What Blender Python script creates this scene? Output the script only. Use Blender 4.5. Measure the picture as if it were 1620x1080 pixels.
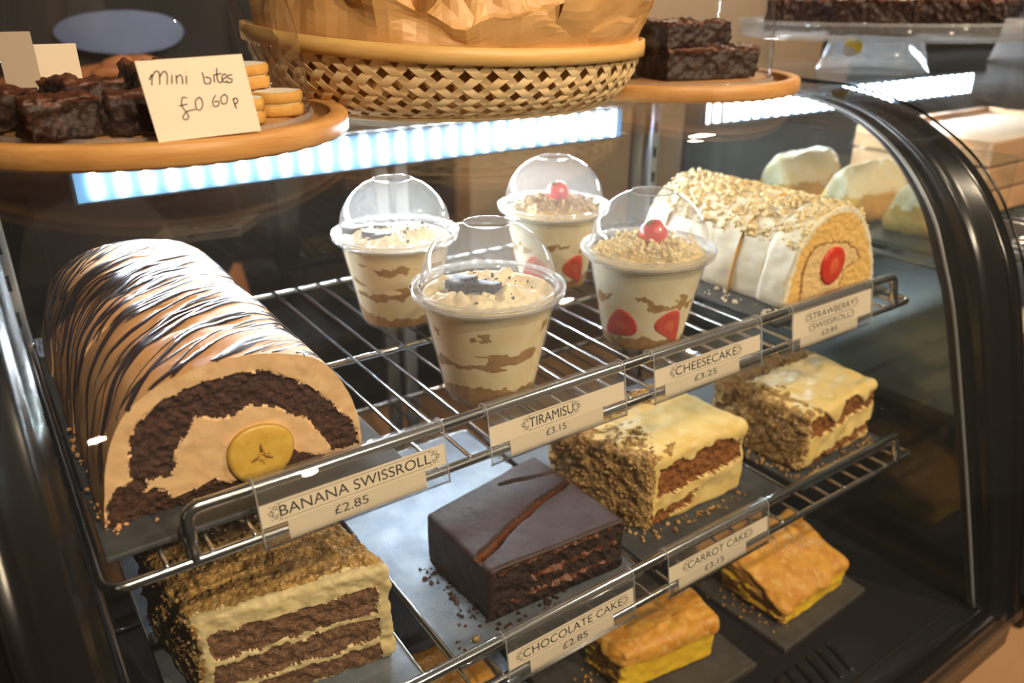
import bpy, math, random
import numpy as np
from mathutils import Matrix, Vector

for _o in list(bpy.data.objects):
    bpy.data.objects.remove(_o, do_unlink=True)
sc = bpy.context.scene
COL = sc.collection
S, ZO = 0.01, 1.25            # the scene is laid out in cm, with z = 0 at the upper wire shelf


def W(P):
    return np.asarray(P, float) * S + np.array([0, 0, ZO])


# ------------------------------------------------------------------ camera
yaw, pitch = 0.607, 0.416
_f = np.array([math.sin(yaw) * math.cos(pitch), math.cos(yaw) * math.cos(pitch), -math.sin(pitch)])
_r = np.array([math.cos(yaw), -math.sin(yaw), 0])
_u = np.cross(_r, _f)
cam_d = bpy.data.cameras.new('camera')
cam = bpy.data.objects.new('camera', cam_d)
COL.objects.link(cam)
cp = W((-3.253, -31.868, 23.688))
cam.matrix_world = Matrix(((_r[0], _u[0], -_f[0], cp[0]), (_r[1], _u[1], -_f[1], cp[1]),
                           (_r[2], _u[2], -_f[2], cp[2]), (0, 0, 0, 1)))
cam_d.sensor_fit = 'HORIZONTAL'
cam_d.sensor_width = 36
cam_d.lens = 36 * 1236.9 / 1620
cam_d.clip_start, cam_d.clip_end = 0.01, 50
cam_d.dof.use_dof = True
cam_d.dof.focus_distance = 0.45
cam_d.dof.aperture_fstop = 6.3
sc.camera = cam

# ------------------------------------------------------------------ world, lamps, exposure
wd = bpy.data.worlds.new('cafe_ambience')
sc.world = wd
wd.use_nodes = True
wd.node_tree.nodes['Background'].inputs[0].default_value = (1.0, 0.80, 0.60, 1)
wd.node_tree.nodes['Background'].inputs[1].default_value = 0.03
vs = sc.view_settings
vs.view_transform, vs.look, vs.gamma, vs.use_curve_mapping = 'Standard', 'None', 1, False
vs.exposure = 0.5
sc.cycles.transparent_max_bounces = 28
sc.cycles.use_light_tree = False
sc.cycles.max_bounces = 6
sc.cycles.diffuse_bounces = 3
sc.cycles.glossy_bounces = 4
sc.cycles.use_adaptive_sampling = True
sc.cycles.adaptive_threshold = 0.04
sc.cycles.sample_clamp_indirect = 5
sc.cycles.use_denoising = True
sc.cycles.caustics_reflective = False
sc.cycles.caustics_refractive = False


def lamp(name, loc, power, col, rad):
    l = bpy.data.lights.new(name, 'POINT')
    l.energy, l.color, l.shadow_soft_size = power, col, rad
    o = bpy.data.objects.new(name, l)
    o.location = W(loc)
    COL.objects.link(o)
    return o


WARM = (1.0, 0.79, 0.55)
lamp('ceiling_lamp', (5, -89, 110), 30, WARM, 0.013)
lamp('ceiling_lamp', (65, -199, 111), 70, WARM, 0.02)
lamp('ceiling_lamp', (110, -70, 110), 30, WARM, 0.013)
lamp('ceiling_lamp', (190, 95, 120), 20, WARM, 0.04)  # unseen lamp, added so its light falls on the beige partition

# ------------------------------------------------------------------ noise and mesh helpers
rng = np.random.default_rng(7)


def vn(P, seed=0):
    P = np.asarray(P, float)
    I = np.floor(P).astype(np.int64)
    Fp = P - I
    U = Fp * Fp * (3 - 2 * Fp)
    m = np.int64(0xffffffff)

    def h(i, j, k):
        n = (I[:, 0] + i) * 374761393 + (I[:, 1] + j) * 668265263 + (I[:, 2] + k) * 2147483647 + seed * 1274126177
        n = n & m
        n = ((n ^ (n >> 13)) * 1274126177) & m
        return ((n ^ (n >> 16)) & m) / 4294967295.0
    a = 0
    for i in (0, 1):
        for j in (0, 1):
            for k in (0, 1):
                a = a + h(i, j, k) * (U[:, 0] if i else 1 - U[:, 0]) * (U[:, 1] if j else 1 - U[:, 1]) * (U[:, 2] if k else 1 - U[:, 2])
    return a * 2 - 1


def fbm(P, scale, octv=3, seed=0, gain=.5):
    P = np.asarray(P, float) * scale
    a, amp = 0, 1.0
    for o in range(octv):
        a = a + amp * vn(P * (2.03 ** o) + o * 17.3, seed + o)
        amp *= gain
    return a


def inpoly(x, z, poly):
    r = np.zeros(len(x), bool)
    n = len(poly)
    for i in range(n):
        x1, z1 = poly[i]
        x2, z2 = poly[(i + 1) % n]
        c = ((z1 > z) != (z2 > z))
        r ^= c & (x < (x2 - x1) * (z - z1) / ((z2 - z1) if z2 != z1 else 1e-9) + x1)
    return r


def catmull(P, k=8, closed=False):
    P = np.asarray(P, float)
    n = len(P)
    out = []
    rg = range(n) if closed else range(n - 1)
    for i in rg:
        p0 = P[(i - 1) % n] if closed else P[max(i - 1, 0)]
        p1, p2 = P[i], P[(i + 1) % n]
        p3 = P[(i + 2) % n] if closed else P[min(i + 2, n - 1)]
        for t in np.arange(k) / k:
            out.append(.5 * (2 * p1 + (p2 - p0) * t + (2 * p0 - 5 * p1 + 4 * p2 - p3) * t * t + (3 * p1 - p0 - 3 * p2 + p3) * t ** 3))
    if not closed:
        out.append(P[-1])
    return np.array(out)


ORG = {}


def tagp(o, label=None, cat=None, group=None, kind=None):
    if label: o['label'] = label
    if cat: o['category'] = cat
    if group: o['group'] = group
    if kind: o['kind'] = kind
    return o


def thing(name, label, cat, org, group=None, kind=None):
    o = bpy.data.objects.new(name, None)
    o.empty_display_size = .02
    COL.objects.link(o)
    o.location = W(org)
    ORG[o.name] = np.array(org, float)
    return tagp(o, label, cat, group, kind)


def mesh(name, VF, mat, parent=None, smooth=True, org=None, label=None, cat=None, group=None, kind=None):
    V, F = VF
    V = np.asarray(V, float)
    if parent is not None:
        og = ORG[parent.name]
    else:
        og = np.array(org if org is not None else [*V[:, :2].mean(0), V[:, 2].min()], float)
    me = bpy.data.meshes.new(name)
    me.from_pydata(((V - og) * S).tolist(), [], F.tolist() if isinstance(F, np.ndarray) else [list(map(int, f)) for f in F])
    if smooth:
        me.polygons.foreach_set('use_smooth', np.ones(len(me.polygons), bool))
    me.materials.append(mat)
    o = bpy.data.objects.new(name, me)
    COL.objects.link(o)
    ORG[o.name] = og
    if parent is not None:
        o.parent = parent
    else:
        o.location = W(og)
    return tagp(o, label, cat, group, kind)


def join(parts):
    V, F, n = [], [], 0
    for v, f in parts:
        v = np.asarray(v, float)
        V.append(v)
        F += [[int(i) + n for i in q] for q in f]
        n += len(v)
    return np.vstack(V), F


def tube(path, r, n=10, closed=False, sq=1.0):
    P = np.asarray(path, float)
    m = len(P)
    rr = np.broadcast_to(np.asarray(r, float), (m,))
    T = np.gradient(P, axis=0) if not closed else np.roll(P, -1, 0) - np.roll(P, 1, 0)
    T /= np.linalg.norm(T, axis=1)[:, None] + 1e-12
    a = np.array([0, 0, 1.0]) if abs(T[0][2]) < .9 else np.array([1.0, 0, 0])
    N = np.cross(T[0], a)
    N /= np.linalg.norm(N)
    V = []
    for i in range(m):
        N = N - T[i] * (N @ T[i])
        N /= np.linalg.norm(N) + 1e-12
        B = np.cross(T[i], N)
        for k in range(n):
            an = 2 * math.pi * k / n
            V.append(P[i] + rr[i] * (math.cos(an) * N + sq * math.sin(an) * B))
    F = []
    for i in range(m if closed else m - 1):
        j = (i + 1) % m
        for k in range(n):
            l = (k + 1) % n
            F.append([i * n + k, i * n + l, j * n + l, j * n + k])
    if not closed:
        F.append(list(range(n))[::-1])
        F.append([(m - 1) * n + k for k in range(n)])
    return np.array(V), F


def roundpath(pts, rad=1.0, k=6):
    P = [np.array(p, float) for p in pts]
    out = [P[0]]
    for i in range(1, len(P) - 1):
        a, b, c = P[i - 1], P[i], P[i + 1]
        d1, d2 = (a - b) / np.linalg.norm(a - b), (c - b) / np.linalg.norm(c - b)
        s, e = b + d1 * rad, b + d2 * rad
        for t in np.linspace(0, 1, k):
            out.append((1 - t) ** 2 * s + 2 * t * (1 - t) * b + t * t * e)
    out.append(P[-1])
    return np.array(out)


def box(x0, x1, y0, y1, z0, z1):
    V = [(x, y, z) for x in (x0, x1) for y in (y0, y1) for z in (z0, z1)]
    return np.array(V, float), [[0, 1, 3, 2], [4, 6, 7, 5], [0, 4, 5, 1], [2, 3, 7, 6], [0, 2, 6, 4], [1, 5, 7, 3]]


def cubegrid(ax, ay, az):
    V, F, n = [], [], 0

    def face(u, v, fn, flip):
        nonlocal n
        U, Vv = np.meshgrid(u, v, indexing='ij')
        V.append(fn(U.ravel(), Vv.ravel()))
        a, b = len(u), len(v)
        i, j = np.meshgrid(np.arange(a - 1), np.arange(b - 1), indexing='ij')
        q = np.stack([i * b + j, (i + 1) * b + j, (i + 1) * b + j + 1, i * b + j + 1], -1).reshape(-1, 4) + n
        F.append(q[:, ::-1] if flip else q)
        n += a * b
    o = lambda u, c: np.full(len(u), c)
    face(ax, ay, lambda u, v: np.c_[u, v, o(u, az[-1])], False)
    face(ax, ay, lambda u, v: np.c_[u, v, o(u, az[0])], True)
    face(ax, az, lambda u, v: np.c_[u, o(u, ay[0]), v], False)
    face(ax, az, lambda u, v: np.c_[u, o(u, ay[-1]), v], True)
    face(ay, az, lambda u, v: np.c_[o(u, ax[-1]), u, v], False)
    face(ay, az, lambda u, v: np.c_[o(u, ax[0]), u, v], True)
    V, F = np.vstack(V), np.vstack(F)
    _, idx, inv = np.unique(np.round(V, 5), axis=0, return_index=True, return_inverse=True)
    return V[idx], inv.ravel()[F]


def rounded(V, lo, hi, r):
    lo, hi = np.asarray(lo, float), np.asarray(hi, float)
    c = np.clip(V, lo + r, hi - r)
    d = V - c
    l = np.linalg.norm(d, axis=1)[:, None] + 1e-9
    N = d / l
    return c + N * r, N


def rbox(x0, x1, y0, y1, z0, z1, r=.15):
    ax = [np.array([a, a + .35 * r, a + r, b - r, b - .35 * r, b]) for a, b in ((x0, x1), (y0, y1), (z0, z1))]
    V, F = cubegrid(*ax)
    V, _ = rounded(V, (x0, y0, z0), (x1, y1, z1), r)
    return V, F


def lathe(prof, n=48, c=(0, 0), z0=0.0, sx=1.0, sy=1.0, cap0=False, cap1=False):
    prof = np.asarray(prof, float)
    m = len(prof)
    a = np.linspace(0, 2 * math.pi, n, endpoint=False)
    V = np.array([(c[0] + r * sx * math.cos(t), c[1] + r * sy * math.sin(t), z0 + z) for r, z in prof for t in a])
    F = []
    for i in range(m - 1):
        for k in range(n):
            l = (k + 1) % n
            F.append([i * n + k, i * n + l, (i + 1) * n + l, (i + 1) * n + k])
    if cap0: F.append(list(range(n))[::-1])
    if cap1: F.append([(m - 1) * n + k for k in range(n)])
    return V, F


def gridfaces(a, b, wrap=False):
    F = []
    for i in range(a - 1):
        for j in range(b if wrap else b - 1):
            k = (j + 1) % b
            F.append([i * b + j, i * b + k, (i + 1) * b + k, (i + 1) * b + j])
    return F


_t = (1 + 5 ** .5) / 2
ICO_V = np.array([(-1, _t, 0), (1, _t, 0), (-1, -_t, 0), (1, -_t, 0), (0, -1, _t), (0, 1, _t), (0, -1, -_t), (0, 1, -_t), (_t, 0, -1), (_t, 0, 1), (-_t, 0, -1), (-_t, 0, 1)]) / 1.9
ICO_F = np.array([(0, 11, 5), (0, 5, 1), (0, 1, 7), (0, 7, 10), (0, 10, 11), (1, 5, 9), (5, 11, 4), (11, 10, 2), (10, 7, 6), (7, 1, 8), (3, 9, 4), (3, 4, 2), (3, 2, 6), (3, 6, 8), (3, 8, 9), (4, 9, 5), (2, 4, 11), (6, 2, 10), (8, 6, 7), (9, 8, 1)])


def crumbs(P, size, jit=.45):
    P = np.asarray(P, float)
    n = len(P)
    size = np.broadcast_to(np.asarray(size, float), (n,))
    V = ICO_V[None] * (1 + jit * (rng.random((n, 12, 1)) - .5) * 2) * size[:, None, None]
    V = V * (1 + .5 * (rng.random((n, 1, 3)) - .5)) + P[:, None, :]
    F = (ICO_F[None] + (np.arange(n) * 12)[:, None, None]).reshape(-1, 3)
    return V.reshape(-1, 3), F


def split(root, V, F, reg, parts, smooth=True):
    out = {}
    for i, (nm, mat, lab) in enumerate(parts):
        f = F[reg == i]
        if not len(f): continue
        u, inv = np.unique(f, return_inverse=True)
        out[i] = mesh(nm, (V[u], inv.reshape(f.shape)), mat, root, smooth, label=lab)
    return out


def block(root, dims, res, rnd, region, disp, warp, parts, smooth=True):
    L, D, H = dims
    ln = lambda a, b: np.linspace(a, b, max(4, int((b - a) / res) + 1))
    V0, F = cubegrid(ln(0, L), ln(0, D), ln(0, H))
    V, N = rounded(V0, (0, 0, 0), (L, D, H), rnd)
    fc, fn = V[F].mean(1), N[F].mean(1)
    reg = region(fc, fn)
    V = V + N * disp(V, N)[:, None]
    V = warp(V)
    split(root, V, F, reg, parts, smooth)
    return V, F, reg


def quadwarp(dims, FL, FR, BR, BL, z0, ztop):
    L, D, H = dims
    FL, FR, BR, BL = map(np.array, (FL, FR, BR, BL))
    if not hasattr(ztop, '__len__'): ztop = (ztop,) * 4

    def w(V):
        u, v, t = V[:, :1] / L, V[:, 1:2] / D, V[:, 2:3] / H
        xy = (1 - u) * (1 - v) * FL + u * (1 - v) * FR + u * v * BR + (1 - u) * v * BL
        zt = (1 - u) * (1 - v) * ztop[0] + u * (1 - v) * ztop[1] + u * v * ztop[2] + (1 - u) * v * ztop[3]
        return np.c_[xy, z0 + t * (zt - z0)]
    return w


# ------------------------------------------------------------------ materials
def M(name, col, rough=.5, metal=0.0, col2=None, sc2=1.0, lo=.35, hi=.65, bump=0.0, bsc=6.0, sss=0.0, coat=0.0, emit=None, est=0.0, spec=.5, stretch=None, col3=None, sc3=8.0, trans=0.0):
    m = bpy.data.materials.new(name)
    m.use_nodes = True
    nt = m.node_tree
    b = nt.nodes['Principled BSDF']
    b.inputs['Base Color'].default_value = (*col, 1)
    b.inputs['Roughness'].default_value = rough
    b.inputs['Metallic'].default_value = metal
    b.inputs['Specular IOR Level'].default_value = spec
    b.inputs['Coat Weight'].default_value = coat
    b.inputs['Transmission Weight'].default_value = trans
    if emit:
        b.inputs['Emission Color'].default_value = (*emit, 1)
        b.inputs['Emission Strength'].default_value = est
    tc = nt.nodes.new('ShaderNodeTexCoord')
    mp = nt.nodes.new('ShaderNodeMapping')
    st = stretch or (1, 1, 1)
    mp.inputs['Scale'].default_value = (100 * st[0], 100 * st[1], 100 * st[2])
    nt.links.new(tc.outputs['Object'], mp.inputs['Vector'])

    def noise(s, det=2.5):
        n = nt.nodes.new('ShaderNodeTexNoise')
        n.inputs['Scale'].default_value = s
        n.inputs['Detail'].default_value = det
        n.inputs['Roughness'].default_value = .6
        nt.links.new(mp.outputs['Vector'], n.inputs['Vector'])
        return n

    def mixin(prev, c, s, lo, hi):
        n = noise(s)
        mr = nt.nodes.new('ShaderNodeMapRange')
        mr.inputs['From Min'].default_value, mr.inputs['From Max'].default_value = lo, hi
        nt.links.new(n.outputs['Fac'], mr.inputs['Value'])
        mx = nt.nodes.new('ShaderNodeMix')
        mx.data_type = 'RGBA'
        nt.links.new(mr.outputs['Result'], mx.inputs['Factor'])
        if isinstance(prev, tuple): mx.inputs['A'].default_value = (*prev, 1)
        else: nt.links.new(prev, mx.inputs['A'])
        mx.inputs['B'].default_value = (*c, 1)
        return mx.outputs['Result']
    cur = col
    if col2: cur = mixin(cur, col2, sc2, lo, hi)
    if col3: cur = mixin(cur, col3, sc3, .52, .68)
    if not isinstance(cur, tuple): nt.links.new(cur, b.inputs['Base Color'])
    if bump:
        n = noise(bsc, 3)
        bp = nt.nodes.new('ShaderNodeBump')
        bp.inputs['Strength'].default_value = min(1, bump)
        bp.inputs['Distance'].default_value = .001 * max(1, bump)
        nt.links.new(n.outputs['Fac'], bp.inputs['Height'])
        nt.links.new(bp.outputs['Normal'], b.inputs['Normal'])
    return m


def thin(name, tint=(1, 1, 1), ior=1.5, rough=.01, haze=0.0, hazecol=(1, 1, 1), fog=0.0, fogscale=20):
    m = bpy.data.materials.new(name)
    m.use_nodes = True
    nt = m.node_tree
    nt.nodes.clear()
    N = nt.nodes.new
    out, tr, gl, mx = N('ShaderNodeOutputMaterial'), N('ShaderNodeBsdfTransparent'), N('ShaderNodeBsdfGlossy'), N('ShaderNodeMixShader')
    tr.inputs[0].default_value = (*tint, 1)
    gl.inputs['Roughness'].default_value = rough
    fr, ge, mt = N('ShaderNodeFresnel'), N('ShaderNodeNewGeometry'), N('ShaderNodeMath')
    mt.operation = 'MULTIPLY_ADD'
    mt.inputs[1].default_value = 1 / ior - ior
    mt.inputs[2].default_value = ior
    L = nt.links.new
    L(ge.outputs['Backfacing'], mt.inputs[0])
    L(mt.outputs[0], fr.inputs['IOR'])
    L(fr.outputs[0], mx.inputs[0])
    L(tr.outputs[0], mx.inputs[1])
    L(gl.outputs[0], mx.inputs[2])
    last = mx
    if haze:
        df, tl, m2, m3 = N('ShaderNodeBsdfDiffuse'), N('ShaderNodeBsdfTranslucent'), N('ShaderNodeMixShader'), N('ShaderNodeMixShader')
        df.inputs[0].default_value = tl.inputs[0].default_value = (*hazecol, 1)
        m2.inputs[0].default_value = .5
        L(df.outputs[0], m2.inputs[1])
        L(tl.outputs[0], m2.inputs[2])
        m3.inputs[0].default_value = haze
        L(mx.outputs[0], m3.inputs[1])
        L(m2.outputs[0], m3.inputs[2])
        last = m3
    L(last.outputs[0], out.inputs[0])
    return m


m_glass = thin('case_glass', (.985, .992, .988), 1.45, .004, .004)
m_endglass = thin('end_glass', (.93, .96, .95), 1.5, .01, .006)
m_dome = thin('cloche_glass', (.97, .98, .98), 1.5, .005, .01)
m_pet = thin('clear_plastic', (.985, .985, .985), 1.5, .04, .10)
m_petrim = thin('clear_plastic_rim', (.95, .95, .95), 1.6, .06, .22)
m_holder = thin('holder_plastic', (.98, .98, .98), 1.5, .03, .05)
m_holderedge = thin('holder_plastic_edge', (.85, .85, .87), 1.6, .08, .4)
m_acryl = thin('stand_acrylic', (.93, .94, .95), 1.5, .04, .10)
m_chrome = M('chrome', (.72, .74, .76), .16, 1.0)
m_chromewire = M('chrome_wire', (.80, .82, .84), .2, 1.0)
m_black = M('black_gloss_frame', (.008, .007, .007), .22)
m_blackmat = M('black_plastic', (.02, .018, .017), .5)
m_inner = M('dark_brown_seal', (.035, .026, .022), .38)
m_bead = M('grey_gasket_bead', (.32, .33, .34), .35, .3)
m_deck = M('black_case_floor', (.018, .018, .02), .22, coat=.4)
m_post = M('brushed_steel_post', (.55, .57, .58), .35, .9)
m_hole = M('dark_slot', (.01, .01, .01), .8)
m_strip = M('led_channel_grey', (.10, .14, .18), .5)
m_diff = M('led_diffuser', (.03, .06, .10), .5, emit=(.22, .58, 1.0), est=.75)  # blue emission put in for the bloom around the LEDs
m_led = M('led_light', (1, 1, 1), .4, emit=(.84, .93, 1.0), est=290)
m_backdark = M('dark_back_panel', (.02, .02, .022), .75, spec=.1)
m_wood = M('beech_board', (.72, .38, .13), .42, col2=(.60, .29, .085), sc2=.5, stretch=(.35, 1.8, 6), bump=.06, bsc=3)
m_woodtop = M('beech_board_top', (.52, .27, .10), .5, col2=(.40, .19, .07), sc2=.6, stretch=(.3, 2.2, 1), bump=.05, bsc=3)
m_counter = M('counter_wood', (.42, .24, .12), .4, col2=(.33, .18, .085), sc2=.12, stretch=(.2, 1.5, 1))
m_tray = M('dark_serving_board', (.075, .08, .088), .42, col2=(.055, .058, .064), sc2=.8, bump=.25, bsc=14)
m_traymat = M('silver_tray', (.30, .35, .40), .36, .55, bump=.5, bsc=9, col2=(.22, .26, .31), sc2=.5)
m_slate = M('slate_board', (.085, .075, .066), .62, col2=(.055, .05, .045), sc2=.7, bump=.4, bsc=5)
m_paper = M('cream_label_paper', (.90, .77, .58), .6)
m_card = M('cream_card', (.93, .78, .60), .65)
m_cardback = M('reflected_card_grey', (.50, .40, .30), .7)  # tone of the card's reflection in the left cloche
m_ink = M('black_ink', (.012, .012, .013), .55)
m_bamboo = M('bamboo_strip', (.88, .68, .40), .5, col2=(.80, .57, .28), sc2=.9, stretch=(1, 1, .6), bump=.05, bsc=5)
m_bamboorim = M('bamboo_rim', (.84, .53, .19), .42, col2=(.74, .43, .13), sc2=.5, stretch=(.5, .5, 3), bump=.04, bsc=4)
m_parch = M('brown_parchment', (.70, .41, .16), .42, col2=(.62, .34, .12), sc2=.35, bump=.12, bsc=2.5)
# food
m_mocha = M('mocha_cream', (.80, .45, .20), .6, spec=.2, col2=(.74, .39, .16), sc2=1.2, bump=.12, bsc=4, sss=.15)
m_mochaf = M('coffee_cream_filling', (.86, .58, .31), .55, col2=(.80, .50, .25), sc2=1.5, bump=.2, bsc=5, sss=.15)
m_csponge = M('chocolate_sponge', (.080, .030, .014), .8, col2=(.035, .012, .006), sc2=4, bump=1.0, bsc=7, col3=(.14, .055, .026), sc3=9)
m_drizzle = M('dark_chocolate_drizzle', (.035, .016, .014), .30, coat=.2)
m_banana = M('banana_flesh', (.80, .52, .10), .38, col2=(.72, .42, .06), sc2=1.8, sss=.25, bump=.1, bsc=5)
m_bananaedge = M('banana_rim', (.52, .30, .04), .45)
m_bananacore = M('banana_core', (.30, .16, .025), .5)
m_whitecream = M('white_cream', (.92, .86, .68), .5, col2=(.88, .78, .55), sc2=.9, bump=.2, bsc=4, sss=.2)
m_ysponge = M('yellow_sponge', (.95, .62, .20), .75, col2=(.86, .50, .13), sc2=3, bump=.7, bsc=8)
m_yfill = M('vanilla_filling', (.88, .63, .30), .55, col2=(.82, .55, .24), sc2=2, bump=.2, bsc=5, sss=.15)
m_browned = M('browned_edge', (.44, .22, .05), .75, col2=(.30, .13, .03), sc2=4, bump=.6, bsc=8)
m_scrumb = M('pale_crumb', (.94, .82, .50), .7, col2=(.88, .66, .28), sc2=2.5, bump=.5, bsc=8)
m_berry = M('strawberry_flesh', (.66, .022, .010), .32, col2=(.74, .07, .02), sc2=1.5, coat=.2, sss=.05, bump=.15, bsc=5)
m_berrypale = M('strawberry_core', (.80, .13, .04), .4, sss=.05)
m_leaf = M('mint_leaf', (.16, .26, .06), .5, bump=.2, bsc=6)
m_glaze = M('chocolate_glaze', (.036, .018, .015), .42, col2=(.055, .028, .024), sc2=.8, bump=.3, bsc=12, spec=.32, col3=(.10, .07, .065), sc3=22)
m_dsponge = M('dark_cake_crumb', (.030, .012, .007), .8, col2=(.012, .005, .003), sc2=4, bump=1.0, bsc=7, col3=(.055, .02, .010), sc3=10)
m_fudge = M('chocolate_fudge_filling', (.19, .065, .024), .45, col2=(.13, .04, .015), sc2=2, bump=.4, bsc=6)
m_frost = M('cream_cheese_frosting', (.90, .70, .30), .42, col2=(.84, .60, .20), sc2=.7, bump=.12, bsc=3, sss=.2)
m_carrot = M('carrot_sponge', (.30, .105, .020), .8, col2=(.16, .05, .010), sc2=3, bump=1.0, bsc=7, col3=(.45, .19, .035), sc3=8)
m_nut = M('chopped_nut_crumb', (.52, .33, .12), .75, col2=(.30, .16, .05), sc2=2.2, bump=.8, bsc=7, col3=(.72, .55, .26), sc3=5)
m_nutbit = M('nut_pieces', (.62, .40, .15), .7, col2=(.36, .19, .055), sc2=1.4, lo=.4, hi=.6, bump=.4, bsc=8)
m_walnut = M('coffee_sponge', (.22, .115, .060), .85, col2=(.11, .052, .027), sc2=3.5, bump=1.0, bsc=7, col3=(.32, .19, .11), sc3=9)
m_butter = M('buttercream', (.74, .62, .34), .55, col2=(.64, .51, .25), sc2=1.5, bump=.3, bsc=5, sss=.12)
m_crumbtop = M('toasted_crumb_top', (.56, .34, .10), .75, col2=(.28, .15, .045), sc2=1.5, bump=.9, bsc=7, col3=(.70, .46, .15), sc3=4)
m_pastry = M('puff_pastry', (.84, .42, .06), .5, col2=(.66, .27, .03), sc2=.55, bump=.3, bsc=3, col3=(.80, .48, .12), sc3=1.5)
m_custard = M('custard', (.96, .64, .04), .42, col2=(.92, .57, .03), sc2=.8, bump=.1, bsc=4, sss=.25)
m_pastryside = M('pastry_flakes', (.62, .34, .06), .6, col2=(.40, .18, .03), sc2=1.0, stretch=(1, 1, 4), bump=.6, bsc=4)
m_sugar = M('icing_sugar', (.92, .85, .74), .9)
m_brownie = M('brownie', (.040, .016, .009), .55, col2=(.016, .006, .004), sc2=2.0, bump=1.0, bsc=3.5, col3=(.085, .034, .016), sc3=5)
m_browntop = M('brownie_crust', (.16, .050, .022), .42, col2=(.05, .018, .010), sc2=1.2, bump=.8, bsc=3)
m_cookie = M('shortbread', (.84, .47, .11), .65, col2=(.74, .36, .07), sc2=1.5, bump=.25, bsc=5)
m_biscuit = M('biscuit_base', (.52, .30, .085), .7, col2=(.34, .17, .045), sc2=2.2, bump=.6, bsc=7)
m_tcream = M('mascarpone_cream', (.94, .82, .55), .5, col2=(.92, .74, .42), sc2=.8, bump=.2, bsc=3, sss=.2)
m_wcream = M('whipped_cream', (.94, .87, .66), .5, col2=(.90, .78, .50), sc2=1, bump=.2, bsc=3, sss=.2)
m_soaked = M('coffee_soaked_sponge', (.50, .29, .10), .6, col2=(.36, .19, .06), sc2=2, bump=.4, bsc=6)
m_jam = M('set_berry_jam', (.42, .06, .04), .3, coat=.3)

# ------------------------------------------------------------------ room and counter
m_floor = M('dark_slate_floor', (.030, .030, .032), .6, col2=(.022, .022, .024), sc2=.05)
m_wall = M('grey_green_plaster', (.085, .095, .092), .8, col2=(.07, .078, .075), sc2=.03)
m_walldk = M('dark_back_wall', (.055, .04, .032), .7)
mesh('floor', box(-260, 360, -260, 270, -128, -125), m_floor, smooth=False, kind='structure')
mesh('wall_back', box(-260, 360, 262, 268, -125, 175), m_walldk, smooth=False, kind='structure')
mesh('wall_right', box(352, 358, -260, 262, -125, 175), m_wall, smooth=False, kind='structure')
ct = thing('counter', 'tan wooden cafe counter the glass display case stands on', 'counter', (55, 20, -125))
mesh('worktop', rbox(-70, 215, -17.5, 62, -35, -31.2, .6), m_counter, ct)
mesh('front_panel', box(-66, 212, -15, -13, -125, -35), m_counter, ct, False)
mesh('side_panel', box(-66, -64, -13, 58, -125, -35), m_counter, ct, False)
mesh('side_panel', box(210, 212, -13, 58, -125, -35), m_counter, ct, False)

# ------------------------------------------------------------------ the curved display case
GP = catmull([(35.5, 16.25), (26, 16.2), (18, 16.1), (12.3, 15.85), (6.5, 14.66), (1.55, 12.15), (-1.7, 9.33), (-3.96, 6.15), (-5.86, 2.39), (-8.14, -5.24), (-10.87, -16.22), (-13.3, -27.8)], 6)
IP = catmull([(34.5, 15.3), (26, 15.3), (16.2, 15.2), (12.7, 14.9), (9.4, 14.1), (6.0, 12.4), (3.3, 10.2), (.65, 7.0), (-1.3, 3.1), (-3.3, -1.9), (-7.27, -14.9), (-10.6, -26.6)], 6)


def sweepx(prof, x0, x1, th):
    """a sheet of thickness th swept along x; faces and edges keep their own vertices so each shades cleanly"""
    P = np.asarray(prof)
    T = np.gradient(P, axis=0)
    T /= np.linalg.norm(T, axis=1)[:, None]
    Q = P + np.c_[-T[:, 1], T[:, 0]] * th
    m = len(P)
    row = lambda x, A: np.c_[np.full(len(A), x), A]
    parts = [(np.vstack([row(x0, P), row(x1, P)]), gridfaces(2, m)), (np.vstack([row(x1, Q), row(x0, Q)]), gridfaces(2, m))]
    for x, fl in ((x0, True), (x1, False)):
        parts.append((np.vstack([row(x, P), row(x, Q)]), [f[::-1] if fl else f for f in gridfaces(2, m)]))
    for k in (0, m - 1):
        parts.append((np.array([(x0, *P[k]), (x1, *P[k]), (x1, *Q[k]), (x0, *Q[k])]), [[0, 1, 2, 3]]))
    return join(parts)


def archstrip(sec):
    """loft through cross-section points (x, k) where k blends the inner curve (0) to the outer curve (1)"""
    m = len(IP)
    V = np.vstack([np.c_[np.full(m, x), IP * (1 - k) + GP * k] for x, k in sec])
    a = len(sec)
    F = gridfaces(a, m)
    F += [[i * m for i in range(a)][::-1], [i * m + m - 1 for i in range(a)]]
    return V, F


def led_strip(parent, x0, n, dx, y, z0, z1):
    st = mesh('led_strip', rbox(x0 - 1.6, x0 + dx * (n - 1) + 1.6, y, y + 1.2, z0 - .2, z1 + .3, .15), m_strip, parent, label='glowing white LED light strip')
    mesh('diffuser', rbox(x0 - 1.3, x0 + dx * (n - 1) + 1.3, y - .12, y - .02, z0, z1, .04), m_diff, st)
    ld = None
    for i in range(n):
        if ld is None:
            ld = mesh('led', box(x0 - .17, x0 + .17, y - .34, y - .14, z0 + .25, z1 - .1), m_led, st, False)
        else:
            o = ld.copy()
            COL.objects.link(o)
            o.parent = st
            o.location = ((i * dx) * S, 0, 0)
    return st


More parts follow.
